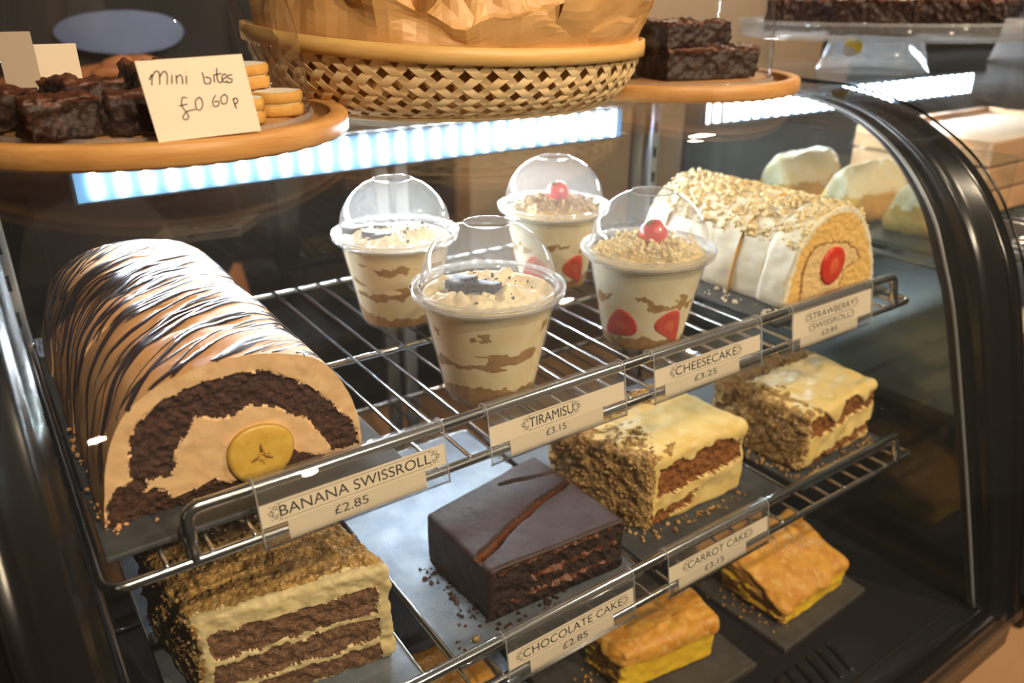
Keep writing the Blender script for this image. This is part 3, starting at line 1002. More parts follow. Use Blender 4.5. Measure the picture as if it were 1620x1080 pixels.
def disp_choc(P, N):
    fr = (N[:, 1] < -.6) & (P[:, 2] < 3.9) & (P[:, 0] > .3)
    d = np.where(fr, -.18 + .22 * fbm(P, 2.5, 4, 5) + .08 * fbm(P, 9, 2, 6), .05 * fbm(P, .6, 3, 8))
    d = d - np.where(N[:, 2] > .5, crack_depth(P), 0)
    low = (P[:, 2] < .6) & (N[:, 0] < -.5)
    return d + np.where(low, .15 * fbm(P, 2, 2, 3), 0)


V, F, reg = block(ck, dm, .085, .32, reg_choc, disp_choc, wq, [('chocolate_glaze', m_glaze, None), ('sponge_layer', m_dsponge, None), ('fudge_layer', m_fudge, None)])
pts = np.vstack([np.c_[rs.normal(16.7, .35, 60), rs.uniform(.3, 7.5, 60), np.full(60, ZC + .08)], np.c_[rs.uniform(14.6, 24, 40), rs.uniform(-.9, .2, 40), np.full(40, ZC + .05)]])
mesh('fallen_crumbs', crumbs(pts, rs.uniform(.04, .17, 100)), m_csponge, ck, kind='stuff')
mesh('nut_crumb', crumbs([(15.9, -.35, ZC + .15), (17.0, -.9, ZC + .12)], [.22, .16]), m_nutbit, ck)

# carrot cakes


def carrot(label, quad, ztop, band, seed, L=11.0, D=8.6, H=6.2, frost_drip=1.0):
    t = thing('carrot_cake', label, 'cake', (*np.mean(quad, 0), ZC), 'slices of carrot cake on the lower shelf')
    dims = (L, D, H)
    w = quadwarp(dims, *quad, ZC, ztop)

    def drip(P):
        u = P[:, 0]
        return frost_drip * (.55 + .55 * np.sin(u * 1.25 + seed) + .45 * fbm(np.c_[u, u * 0, u * 0 + seed], .9, 3, seed))

    def reg(P, N):
        q = P + np.c_[fbm(P, 1.5, 3, seed), fbm(P, 1.5, 3, seed + 1), fbm(P, 1.5, 3, seed + 2)] * .22
        front = N[:, 1] < -.5
        bands = np.zeros(len(P), bool)
        for z0, z1, x0, x1, k in band:
            zz = q[:, 2] - k * (q[:, 0] - L / 2)
            bands |= (zz > z0) & (zz < z1) & (q[:, 0] > x0) & (q[:, 0] < x1)
        r = np.where(front, np.where(bands & (P[:, 2] < H - np.clip(drip(P), .25, 3)), 1, 0), 0)
        left = (N[:, 0] < -.45) | (front & (q[:, 0] < .5))
        topn = (N[:, 2] > .5) & ((q[:, 0] < 2.6 + 1.5 * fbm(P, .5, 2, seed + 4)) & (fbm(P, 2.5, 2, seed + 5) > -.25 + .3 * (P[:, 0] - .5) / 2))
        topn2 = (N[:, 2] > .5) & (q[:, 1] > D - 2.2)
        r = np.where(left | topn | topn2, 2, r)
        return r

    def disp(P, N):
        g = reg(P, N)
        d = np.select([g == 0, g == 1, g == 2], [.12 + .16 * fbm(P, .7, 2, seed), -.12 + .2 * fbm(P, 2.4, 4, seed + 3), .05 + .24 * fbm(P, 1.7, 4, seed + 6)])
        return d
    V, F, rg = block(t, dims, .085, .55, reg, disp, w, [('frosting', m_frost, None), ('sponge_layer', m_carrot, None), ('nut_coating', m_nut, None)])
    p = surf_pts(V, F, rg, [2], 900, seed)
    mesh('chopped_nuts', crumbs(p, np.random.default_rng(seed).uniform(.05, .17, 900)), m_nutbit, t, kind='stuff')
    r = np.random.default_rng(seed + 1)
    base = np.array(quad)
    q = base[0] + (base[3] - base[0]) * r.random((60, 1)) + np.c_[r.normal(-.5, .35, 60), r.normal(-.3, .35, 60)]
    q2 = base[0] + (base[1] - base[0]) * r.random((45, 1)) + np.c_[r.normal(0, .3, 45), r.normal(-.6, .3, 45)]
    q = np.vstack([q, q2])
    mesh('fallen_crumbs', crumbs(np.c_[q, np.full(len(q), ZC + .07)], r.uniform(.05, .2, len(q))), m_nutbit, t, kind='stuff')
    return t


carrot('iced carrot cake slice with a thick dark sponge band, next to the chocolate cake', [(31.9, 1.5), (42.2, 1.3), (41.8, 10.5), (29.0, 9.6)], -6.6,
       [(2.9, 5.4, .9, 10.4, .06), (1.0, 1.9, .3, 5.2, .1), (0, .7, 0, 2.6, 0)], 21)
carrot('nut-coated carrot cake slice with dripping icing, nearest the right end pane', [(47.9, -.2), (58.6, .4), (59.0, 9.2), (47.2, 9.2)], -7.4,
       [(3.1, 5.3, .7, 11.5, .05), (0, 1.3, 1.6, 11.5, .12)], 34, H=5.5, frost_drip=1.25)

# coffee layer cake
sp_ = thing('coffee_layer_cake', 'crumb-topped coffee cake with three brown sponge layers and pale buttercream', 'cake', (5.5, 7, ZC))
dm2 = (10.8, 9.5, 7.1)
wq2 = quadwarp(dm2, (.9, 3.1), (11.3, 1.3), (9.7, 11.6), (-.3, 12), ZC, -5.9)


def reg_sp(P, N):
    q = P + np.c_[fbm(P, 1.6, 3, 51), fbm(P, 1.6, 3, 52), fbm(P, 1.6, 3, 53)] * .17
    front = N[:, 1] < -.5
    lay = np.zeros(len(P), bool)
    for a, b in ((.0, 1.6), (1.98, 3.65), (4.05, 5.85)):
        lay |= (q[:, 2] > a) & (q[:, 2] < b)
    r = np.where(front, np.where(lay & (q[:, 0] > .55) & (q[:, 0] < 9.9), 1, 0), 0)
    topn = (N[:, 2] > .45) & (q[:, 1] > .45)
    r = np.where(topn | ((N[:, 0] < -.5) & (fbm(P, 2, 2, 58) > -.15)), 2, r)
    return r


def disp_sp(P, N):
    g = reg_sp(P, N)
    return np.select([g == 0, g == 1, g == 2], [.04 + .14 * fbm(P, 1.1, 3, 61), -.05 + .16 * fbm(P, 2.6, 4, 62), .05 + .2 * fbm(P, 1.8, 4, 63)])


V, F, rg = block(sp_, dm2, .075, .4, reg_sp, disp_sp, wq2, [('buttercream', m_butter, None), ('sponge_layer', m_walnut, None), ('crumb_coating', m_crumbtop, None)])
p = surf_pts(V, F, rg, [2], 900, 5)
mesh('chopped_nuts', crumbs(p, rs.uniform(.05, .15, 900)), m_nutbit, sp_, kind='stuff')

# ------------------------------------------------------------------ custard slices on slates


def custard_slice(label, quad, z0, ztop, seed, H=4.2, tilt=None, side_pale=False):
    t = thing('custard_slice', label, 'pastry', (*np.mean(quad, 0), z0), 'custard slices on the case floor')
    dims = (9.0, 5.6, H)
    w = quadwarp(dims, *quad, z0, ztop)

    def reg(P, N):
        z = P[:, 2] + .18 * fbm(P * [1, 1, .3], .8, 2, seed)
        r = np.where(z > H * .72, 0, np.where(z < .45, 2, 1))
        r = np.where((N[:, 0] < -.55) & (r == 1) & (fbm(P, 1.2, 3, seed + 8) > -.05), 2, r)
        r = np.where((N[:, 0] < -.55) & (r == 0) & (P[:, 2] < H * .85), 2, r)
        return r

    def disp(P, N):
        top = P[:, 2] > H * .72
        d = np.where(top, .16 + .22 * fbm(P, .55, 3, seed + 2), .06 * fbm(P, 1.5, 3, seed + 3))
        dome = np.where(N[:, 2] > .5, .5 * np.sin(math.pi * np.clip(P[:, 0] / 9, 0, 1)) * np.sin(math.pi * np.clip(P[:, 1] / 5.6, 0, 1)), 0)
        return d + dome + np.where(N[:, 0] < -.5, .25 * fbm(P * [1, 1, 3], .9, 3, seed + 4), 0)
    V, F, rg = block(t, dims, .16, .5, reg, disp, w, [('pastry_lid', m_pastry, None), ('custard_filling', m_custard, None), ('pastry_base', m_pastryside, None)])
    r = np.random.default_rng(seed)
    f = F[rg == 0]
    nrm_up = V[f][:, :, 2].mean(1)
    q = surf_pts(V, F, rg, [0], 3500, seed)
    k = (fbm(q, .35, 2, seed + 7) > .05) & (q[:, 2] > np.median(q[:, 2]))
    q = q[k]
    mesh('icing_sugar', crumbs(q + [0, 0, .02], r.uniform(.015, .05, len(q))), m_sugar, t, kind='stuff')
    b = np.array(quad)
    q = b[0] + (b[3] - b[0]) * r.random((30, 1)) + np.c_[r.normal(-.8, .5, 30), r.normal(-.4, .4, 30)]
    mesh('pastry_flakes', crumbs(np.c_[q, np.full(30, z0 + .06)], r.uniform(.04, .16, 30)), m_pastry, t, kind='stuff')
    return t


ZS = -26.5
custard_slice('custard slice with bright yellow side, below the chocolate cake label', [(29.3, .1), (38.3, -1.3), (39.6, 3.9), (29.2, 4.4)], ZS, (-22.6, -22.4, -22.5, -22.5), 71)
custard_slice('sugar-dusted custard slice sagging at the front, nearest the right end', [(45.8, -2.5), (54.9, -2.3), (55.1, 4.6), (45.2, 4.4)], ZS, (-24.4, -23.6, -21.9, -22.2), 82)
custard_slice('custard slice half hidden behind the carrot cake label', [(44.2, 6.3), (53.4, 6.4), (53.6, 11.0), (44.0, 11.2)], ZS, -22.6, 93)
custard_slice('custard slice below the tray of the chocolate cake', [(11.2, 5.2), (20.6, 4.4), (20.8, 9.8), (11.2, 10.2)], ZS, -22.8, 104)

# ------------------------------------------------------------------ dessert cups


def cup(label, cx, cy, kind, seed, fillz=6.6):
    z0 = .46
    t = thing('dessert_cup', label, 'dessert cup', (cx, cy, z0), 'clear domed dessert cups on the upper shelf')
    r = np.random.default_rng(seed)
    R = lambda z: 2.85 + (4.25 - 2.85) * (np.clip(z, 0, 7) / 6.9)
    body = [(2.3, .25), (2.5, .12), (2.75, .02), (2.86, .1)] + [(float(R(z)), z) for z in np.linspace(.3, 6.55, 10)] + [(4.33, 6.6), (4.33, 6.85)]
    cb = mesh('cup_body', lathe(body, 56, (cx, cy), z0), m_pet, t)
    mesh('cup_base', lathe([(.02, .25), (2.3, .25)], 40, (cx, cy), z0), m_pet, cb)
    mesh('cup_ring', lathe([(R(6.3) + .02, 6.25), (R(6.3) + .1, 6.3), (R(6.3) + .02, 6.38)], 56, (cx, cy), z0), m_petrim, cb)
    lid = [(4.30, 6.72), (4.62, 6.62), (4.74, 6.72), (4.76, 6.98), (4.70, 7.1), (4.45, 7.14), (4.22, 7.05), (4.12, 7.12)]
    lr = mesh('lid_rim', lathe(lid, 64, (cx, cy), z0), m_petrim, t)
    for q in (4.73, 4.27):
        a = np.linspace(0, 2 * math.pi, 64, endpoint=False)
        mesh('rim_ridge', tube(np.c_[cx + q * np.cos(a), cy + q * np.sin(a), np.full(64, z0 + 7.08)], .06, 6, closed=True), m_petrim, lr)
    dome = [(4.12, 7.12), (4.12, 7.45)] + [(4.12 * math.cos(a), 7.45 + 3.74 * math.sin(a)) for a in np.radians(np.linspace(4, 69.4, 15))] + [(1.42, 11.0)]
    dm_ = mesh('dome_lid', lathe(dome, 64, (cx, cy), z0), m_pet, t)
    a = np.linspace(0, 2 * math.pi, 40, endpoint=False)
    mesh('top_ring', tube(np.c_[cx + 1.45 * np.cos(a), cy + 1.45 * np.sin(a), np.full(40, z0 + 10.98)], .035, 6, closed=True), m_petrim, dm_)
    mesh('top_disc', lathe([(.02, 10.9), (1.2, 10.9), (1.43, 10.98)], 40, (cx, cy), z0), m_pet, dm_)
    # filling, wall zone + top zone
    nt_, nz, nr = 200, 110, 30
    th = np.linspace(0, 2 * math.pi, nt_, endpoint=False)
    zz = np.linspace(.32, fillz, nz)
    V = [np.c_[cx + R(z) * .972 * np.cos(th), cy + R(z) * .972 * np.sin(th), np.full(nt_, z0 + z)] for z in zz]
    rt = R(fillz) * .972
    for k in np.linspace(1, .01, nr)[1:]:
        P = np.c_[cx + rt * k * np.cos(th), cy + rt * k * np.sin(th), np.zeros(nt_)]
        h = .35 * (1 - k ** 2) + (1 - k ** 6) * (.5 * fbm(P, .75, 3, seed) + .22 * fbm(P, 2.2, 3, seed + 1))
        P[:, 2] = z0 + fillz + h
        V.append(P)
    V = np.vstack(V)
    F = np.array(gridfaces(nz + nr - 1, nt_, True))
    fc = V[F].mean(1)
    ang = np.arctan2(fc[:, 1] - cy, fc[:, 0] - cx)
    cyl = np.c_[np.cos(ang) * 3.5, np.sin(ang) * 3.5, fc[:, 2] - z0]
    hz = cyl[:, 2] + .55 * fbm(cyl * [1, 1, .3], .45, 3, seed + 2) + .16 * fbm(cyl, 2.2, 3, seed + 6)
    topz = np.arange(len(F)) >= (nz - 1) * nt_
    if kind == 'tiramisu':
        mid = fbm(cyl * [1, 1, 2.0], .42, 3, seed + 3)
        reg = np.where(hz < 1.25, 0, np.where(((np.abs(hz - 3.2) < .55) & (mid > .28)) | ((np.abs(hz - 5.1) < .3) & (fbm(cyl, .6, 3, seed + 9) > .35)), 2, 1))
        parts = [('sponge_base', m_soaked, None), ('mascarpone_cream', m_tcream, None), ('sponge_piece', m_soaked, None)]
    else:
        spk = fbm(cyl, .9, 3, seed + 3)
        reg = np.where(hz < 1.15, 0, np.where(topz, 2, np.where((np.abs(hz - 3.9) < .5) & (spk > .12), 0, 1)))
        parts = [('biscuit_base', m_biscuit, None), ('whipped_cream', m_wcream, None), ('crumb_top', m_scrumb, None)]
    split(t, V, F, reg, parts)
    if kind == 'tiramisu':
        for i in range(4):
            a, k = r.uniform(2.2, 4.6), r.uniform(.6, 2.4)
            L = r.uniform(.5, 1.1)
            px, py = cx + k * math.cos(a) - .3, cy + k * math.sin(a) + .6
            bv, bf = rbox(-L, L, -.5, .5, -.25, .3, .12)
            an = r.uniform(0, 3)
            tl = r.uniform(-.5, .5)
            bv = bv + fbm(bv, 1.5, 2, seed + i)[:, None] * .12
            x = bv[:, 0] * math.cos(an) - bv[:, 1] * math.sin(an)
            y = bv[:, 0] * math.sin(an) + bv[:, 1] * math.cos(an)
            mesh('chocolate_piece', (np.c_[px + x, py + y, z0 + fillz + .55 + bv[:, 2] + tl * bv[:, 0] * .5], bf), m_brownie, t)
        q = np.c_[cx + r.normal(0, 1.5, 40), cy + r.normal(0, 1.5, 40), np.full(40, z0 + fillz + .6)]
        mesh('chocolate_flecks', crumbs(q, r.uniform(.03, .12, 40)), m_csponge, t, kind='stuff')
    else:
        q = np.c_[cx + r.normal(0, 1.6, 420), cy + r.normal(0, 1.6, 420), np.zeros(420)]
        d = np.hypot(q[:, 0] - cx, q[:, 1] - cy)
        q = q[d < 3.7]
        d = d[d < 3.7]
        q[:, 2] = z0 + fillz + .25 + .55 * (1 - (d / 3.9) ** 2) + r.uniform(-.05, .35, len(q))
        mesh('biscuit_crumbs', crumbs(q, r.uniform(.06, .2, len(q))), m_nutbit if seed % 2 else m_scrumb, t, kind='stuff')
        # strawberry on the top
        nn, mm = 18, 12
        bx_, by_, bz_ = cx + .25, cy - .1, z0 + fillz + 1.25
        prof = [(.02, 1.15), (.4, 1.05), (.78, .75), (1.0, .28), (.98, -.2), (.7, -.65), (.05, -.85)]
        V2, F2 = lathe(prof, nn, (0, 0), 0)
        tlt = .5
        V2 = np.c_[V2[:, 0] * math.cos(tlt) + V2[:, 2] * math.sin(tlt), V2[:, 1], -V2[:, 0] * math.sin(tlt) + V2[:, 2] * math.cos(tlt)]
        bb = mesh('strawberry', (V2 + [bx_, by_, bz_], F2), m_berry, t)
        lf = np.array([(0, 0, 0), (.35, .22, .12), (.8, .12, .05), (1.0, -.05, -.1), (.8, -.2, .02), (.35, -.22, .1), (.5, 0, -.06)])
        lv = np.vstack([lf, lf + [0, 0, .05]]) * [-1, 1, 1]
        mesh('leaf', (lv + [bx_ + .1, by_ - .15, bz_ + .95], [[0, 1, 2, 6], [6, 2, 3], [6, 3, 4], [0, 6, 4, 5], [7, 13, 9, 8], [13, 10, 9], [13, 11, 10], [7, 12, 11, 13]]), m_leaf, bb)
        # strawberry halves pressed against the cup wall
        vw = math.atan2(-31.9 - cy, -3.25 - cx)
        for da, zc, lean, size in ((.50, 2.1, 1.0, 2.1), (-.62, 2.2, -.6, 2.0), (1.7, 2.2, .4, 1.9), (-1.9, 2.2, -.3, 1.9)):
            gu, gv = 22, 9
            pts = []
            for k in np.linspace(1, .02, gv):
                for a in np.linspace(0, 2 * math.pi, gu, endpoint=False):
                    hx, hy = math.cos(a), math.sin(a)
                    wid = .66 * (1 + .55 * hy)
                    x, y = hx * k * wid * size * .78, hy * k * size * (.62 if hy > 0 else 1.0)
                    xr, yr = x * math.cos(lean) + y * math.sin(lean), -x * math.sin(lean) + y * math.cos(lean)
                    z = zc + yr
                    rr = float(R(z)) * .972 + .055 * min(1, (1 - k) * 6) - (.12 if k > .97 else 0)
                    aa = vw - da + xr / 3.2
                    pts.append((cx + rr * math.cos(aa), cy + rr * math.sin(aa), z0 + z))
            pts = np.array(pts)
            Fq = np.array(gridfaces(gv, gu, True))[:, ::-1]
            sbm = mesh('strawberry_half', (pts, Fq), m_berry, t)
            inn = pts.reshape(gv, gu, 3)[gv // 2:]
            ctr = inn[-1].mean(0)
            out_ = np.array([math.cos(vw - da), math.sin(vw - da), 0]) * .015
            iv = (ctr + (inn - ctr) * .62).reshape(-1, 3) + out_
            mesh('pale_core', (iv, np.array(gridfaces(len(inn), gu, True))[:, ::-1]), m_berrypale, sbm)
    return t


cup('tiramisu cup with misted dome and chocolate chunks, nearest the TIRAMISU label', 21.35, 6.1, 'tiramisu', 3)
cup('strawberry cheesecake cup with dome lid, directly behind the CHEESECAKE label', 35.05, 6.4, 'cheese', 14)
cup('pale tiramisu cup standing at the back, next to the banana roll', 22.2, 20.2, 'tiramisu', 25)
cup('strawberry cheesecake cup at the back, partly hidden by the other cups', 37.1, 20.0, 'cheese', 37)

# ------------------------------------------------------------------ boards and cloches on top


def board(label, cx, cy, z=16.32, r=10.95):
    t = thing('serving_board', label, 'board', (cx, cy, z), 'round wooden cloche boards on top of the case')
    prof = [(.02, 0), (r - .25, 0), (r, .2), (r, 1.05), (r - .15, 1.22), (r - .9, 1.22), (r - 1.0, 1.15)]
    mesh('board_edge', lathe(prof, 96, (cx, cy), z), m_wood, t)
    mesh('groove', lathe([(r - 1.0, 1.15), (r - 1.05, .6), (r - 2.65, .6), (r - 2.7, 1.1)], 96, (cx, cy), z), m_woodtop, t)
    mesh('board_top', lathe([(r - 2.7, 1.1), (r - 2.8, 1.2), (.02, 1.2)], 96, (cx, cy), z), m_woodtop, t)
    return t


def cloche(label, cx, cy, z, r=8.8, h=12.0, bell=.62):
    t = thing('cloche', label, 'glass cloche', (cx, cy, z), 'glass cloches on top of the case')
    prof = [(r, 0), (r, .5)] + [(r * max(math.cos(a), 0.001) ** bell, .5 + h * math.sin(a)) for a in np.radians(np.linspace(3, 89, 22))]
    d = mesh('dome', lathe(prof, 80, (cx, cy), z), m_dome, t)
    a = np.linspace(0, 2 * math.pi, 80, endpoint=False)
    mesh('base_rim', tube(np.c_[cx + r * np.cos(a), cy + r * np.sin(a), np.full(80, z + .2)], .2, 8, closed=True), m_petrim, t)
    mesh('knob', lathe([(.5, 0), (.7, .6), (1.3, 1.2), (1.4, 1.9), (1.0, 2.5), (.02, 2.7)], 24, (cx, cy), z + h + .4), m_dome, t)
    return t


B1, B2 = (6.2, 17.8), (48.6, 19.1)
ZB = 16.32
board('round wooden board holding the mini bites', *B1)
board('round wooden board behind the basket at the right, holding brownies', *B2)
cloche('glass cloche over the mini bites beside the handwritten card', *B1, ZB + .82)
cloche('glass cloche over the stacked brownies at the right', *B2, ZB + .82, r=8.6, h=13, bell=.45)
ZT = ZB + 1.22


def brownie(label, c, size, rot, seed, z=ZT, group='brownies on the wooden boards'):
    t = thing('brownie', label, 'brownie', (*c, z), group)
    L, D, H = size
    ca, sa = math.cos(rot), math.sin(rot)

    def w(V):
        V = V - [L / 2, D / 2, 0]
        return np.c_[c[0] + V[:, 0] * ca - V[:, 1] * sa, c[1] + V[:, 0] * sa + V[:, 1] * ca, z + np.maximum(V[:, 2], 0)]
    reg = lambda P, N: np.where(P[:, 2] + .1 * fbm(P, 2, 2, seed) > H - .3, 1, 0)
    dsp = lambda P, N: .22 * fbm(P, .8, 3, seed) + .15 * fbm(P, 2.8, 3, seed + 3) - .06
    block(t, size, .13, .12, reg, dsp, w, [('crumb', m_brownie, None), ('crust', m_browntop, None)])
    return t


brownie('dark mini brownie at the front left edge of the mini bites board', (.95, 12.0), (3.3, 2.6, 1.9), .12, 1, group='mini brownies under the left cloche')
brownie('dark mini brownie tucked behind the handwritten card', (4.3, 11.1), (2.7, 2.6, 2.0), -.1, 2, group='mini brownies under the left cloche')
brownie('mini brownie in the middle of the left cloche pile', (2.6, 15.6), (3.2, 2.8, 2.3), .4, 3, group='mini brownies under the left cloche')
brownie('mini brownie at the far left of the cloche pile', (-.9, 15.6), (2.8, 2.6, 2.0), -.3, 4, group='mini brownies under the left cloche')
brownie('mini brownie at the back of the pile beside the pale cookies', (6.4, 16.4), (2.9, 2.7, 2.9), .2, 5, group='mini brownies under the left cloche')
brownie('big reddish-brown brownie block at the bottom of the right cloche', (48.0, 15.2), (8.4, 4.6, 2.4), -.25, 6, group='brownies under the right cloche')
brownie('brownie block on top of the stack in the right cloche', (47.0, 16.0), (6.5, 4.2, 2.0), -.15, 7, ZT + 2.4, group='brownies under the right cloche')
brownie('dark brownie leaning at the left of the right cloche', (43.8, 20.2), (4.5, 4.6, 4.4), .5, 8, group='brownies under the right cloche')
brownie('brownie at the back of the right cloche', (51.2, 21.2), (6.0, 4.2, 2.6), .3, 9, group='brownies under the right cloche')


def cookie(label, cx, cy, z, r, seed, tilt=0.0):
    t = thing('sandwich_cookie', label, 'cookie', (cx, cy, z), 'sugared sandwich cookies under the left cloche')

    def lay(nm, prof, mat):
        V, F = lathe(prof, 36, (0, 0), 0)
        a = np.arctan2(V[:, 1], V[:, 0])
        V[:, :2] *= (1 + .03 * np.cos(8 * a))[:, None]
        V = V + fbm(V + seed, 1.5, 2, seed)[:, None] * .03
        V[:, 2] += V[:, 0] * tilt
        mesh(nm, (V + [cx, cy, z], F), mat, t)
    lay('lower_biscuit', [(.02, 0), (r * .93, 0), (r, .12), (r, .5), (r * .95, .6)], m_cookie)
    lay('cream', [(r * .9, .55), (r * .93, .66), (r * .9, .74)], m_yfill)
    lay('upper_biscuit', [(r * .95, .72), (r, .82), (r, 1.15), (r * .93, 1.28), (r * .85, 1.3)], m_cookie)
    lay('sugar_dusting', [(r * .9, 1.29), (r * .7, 1.33), (.02, 1.35)], m_sugar)


cookie('sugared cookie at the front right of the cookie pile', 12.0, 13.5, ZT, 1.5, 1)
cookie('sugared cookie resting on top of the pile behind the card', 10.6, 14.8, ZT + 1.4, 1.55, 2, .03)
cookie('sugared cookie standing under the topmost cookie', 9.9, 14.6, ZT, 1.5, 3)
cookie('small sugared cookie just right of the card', 9.2, 11.1, ZT, 1.3, 4)
cookie('sugared cookie at the back beside the brownies', 8.6, 18.4, ZT, 1.4, 5)

# handwritten card, leaning back against the cloche
cd = thing('handwritten_card', 'cream card handwritten mini bites \u00a30.60p, leaning on the left cloche', 'price card', (6.5, 7.4, ZT))
CO, CU = np.array([4.25, 7.32, ZT]), np.array([1, -.03, .03])
CU = CU / np.linalg.norm(CU)
CVv = np.array([-.09, .14, 1]); CVv = CVv / np.linalg.norm(CVv)
CN = np.cross(CU, CVv)
cput = lambda V, off: CO + np.asarray(V)[:, :1] * CU + np.asarray(V)[:, 1:2] * CVv + CN * off
cw, ch = 4.72, 3.55
q = np.array([(0, 0), (cw, 0), (cw, ch), (0, ch)])
mesh('card', (np.vstack([cput(q, .02), cput(q, -.02)]), [[0, 1, 2, 3], [7, 6, 5, 4], [0, 4, 5, 1], [1, 5, 6, 2], [2, 6, 7, 3], [3, 7, 4, 0]]), m_card, cd, False)
STROKES = [  # pen strokes, in crop pixels of the card: x 635..1185, y 265..675
    [(692, 375), (705, 350), (700, 400)], [(702, 370), (720, 338), (738, 345), (735, 398)], [(737, 365), (757, 338), (772, 350), (768, 398)],
    [(793, 355), (790, 395)], [(812, 355), (812, 396)], [(813, 370), (828, 355), (838, 365), (838, 398)], [(858, 358), (855, 398)],
    [(932, 345), (937, 370), (940, 395), (962, 398), (968, 375), (945, 368)], [(985, 360), (985, 392)], [(1003, 328), (1000, 380), (1012, 395), (1022, 388)], [(985, 360), (1022, 352)],
    [(1025, 380), (1045, 368), (1035, 355), (1022, 372), (1028, 392), (1048, 388)], [(1072, 360), (1055, 362), (1052, 375), (1070, 380), (1065, 394), (1042, 396)],
    [(850, 462), (830, 462), (825, 500), (842, 530), (850, 552), (838, 566), (824, 555), (840, 530), (862, 522), (885, 518)], [(812, 500), (850, 492)],
    [(905, 462), (888, 480), (890, 515), (908, 520), (920, 495), (915, 468), (903, 460)], [(955, 505), (957, 507)],
    [(985, 452), (968, 480), (972, 505), (992, 502), (995, 482), (975, 485)], [(1028, 450), (1008, 465), (1010, 492), (1030, 492), (1038, 465), (1026, 448)],
    [(1065, 470), (1070, 500), (1078, 518)], [(1064, 478), (1078, 468), (1086, 480), (1078, 495), (1068, 492)],
    [(793, 340), (794, 342)], [(857, 342), (858, 344)], [(985, 342), (986, 344)]]


def px2card(p):
    # bilinear inverse of the card corners seen in the photograph
    TL, TR, BR_, BL_ = np.array([635, 288]), np.array([1130, 265]), np.array([1185, 627]), np.array([708, 672])
    u, v = .5, .5
    for _ in range(25):
        P = (1 - u) * (1 - v) * BL_ + u * (1 - v) * BR_ + u * v * TR + (1 - u) * v * TL
        du = (1 - v) * (BR_ - BL_) + v * (TR - TL)
        dv = (1 - u) * (TL - BL_) + u * (TR - BR_)
        s = np.linalg.solve(np.array([du, dv]).T, np.array(p) - P)
        u, v = u + s[0], v + s[1]
    return u * cw, v * ch


for s in STROKES:
    P = np.array([px2card(p) for p in s])
    P = catmull(P, 5) if len(P) > 2 else P
    mesh('pen_stroke', tube(cput(P, .03), .026, 5), m_ink, cd)
sm = thing('reflected_card', 'grey-cream stand-in for the reflected price card, behind the mini brownies', 'card', (2.0, 22.5, ZT), None)  # added plates standing in for the front card's reflection in the dome
mesh('reflection_left', rbox(-.3, 1.5, 23.2, 23.3, ZT, ZT + 4.3, .03), m_cardback, sm, False)
mesh('reflection_right', rbox(1.5, 3.7, 23.2, 23.3, ZT, ZT + 3.6, .03), m_card, sm, False)

# ------------------------------------------------------------------ woven basket
bk = thing('woven_basket', 'oval woven bamboo basket lined with brown parchment paper', 'basket', (26.2, 19.6, 16.3))
BC = np.array([26.9, 19.6])
ea, eb = np.array([.872, -.49]), np.array([.49, .872])
BA, BB = 13.8, 8.3


def bowl(th, t, off=0.0):
    """t 0 at the foot, 1 at the rim"""
    th, t = np.broadcast_arrays(np.asarray(th, float), np.asarray(t, float))
    k = .78 + .22 * np.sin(np.clip(t, 0, 1) * math.pi / 2 * .92) / math.sin(math.pi / 2 * .92)
    a, b = BA * k + off, BB * k * (1 + .15 * np.clip(-np.sin(th), 0, 1) ** 3) + off
    h = 16.42 + 4.5 * t ** 1.55 - .62 * t * np.clip(-np.sin(th), 0, 1) ** 1.5
    x = a * np.cos(th)
    y = b * np.sin(th)
    z = h - x / BA * .62 * t
    return np.stack([BC[0] + ea[0] * x + eb[0] * y, BC[1] + ea[1] * x + eb[1] * y, z], -1)


NS, AL = 50, .25
tt = np.linspace(0, 1, 44)
dth = 2 * math.pi / NS
for fam in (1, -1):
    for i in range(NS):
        th = i * dth + fam * AL * (tt - .5) * 2 + (dth * .25 if fam > 0 else -dth * .25)
        other = (th + fam * AL * (tt - .5) * 2) / dth
        off = fam * .07 * np.cos(math.pi * other + math.pi * i)
        hw = .25 * dth * (1 if fam > 0 else .95)
        # width across the strip: shift theta, keep the strip in the surface
        rows = [bowl(th - hw, tt, off - .03), bowl(th + hw, tt, off - .03), bowl(th + hw, tt, off + .03), bowl(th - hw, tt, off + .03)]
        V = np.vstack(rows)
        m = len(tt)
        F = [[a * m + j, ((a + 1) % 4) * m + j, ((a + 1) % 4) * m + j + 1, a * m + j + 1] for a in range(4) for j in range(m - 1)]
        mesh('woven_strip', (V, F), m_bamboo, bk, False)


def band(off0, off1, dz0, dz1, n=120):
    th = np.linspace(0, 2 * math.pi, n, endpoint=False)
    secs = [bowl(th, 1.0, off0) + [0, 0, dz0], bowl(th, 1.0, off1) + [0, 0, dz0], bowl(th, 1.0, off1 + .04) + [0, 0, (dz0 + dz1) / 2], bowl(th, 1.0, off1) + [0, 0, dz1], bowl(th, 1.0, off0) + [0, 0, dz1]]
    V = np.vstack(secs)
    F = [[a * n + j, a * n + (j + 1) % n, ((a + 1) % 5) * n + (j + 1) % n, ((a + 1) % 5) * n + j] for a in range(5) for j in range(n)]
    return V, F


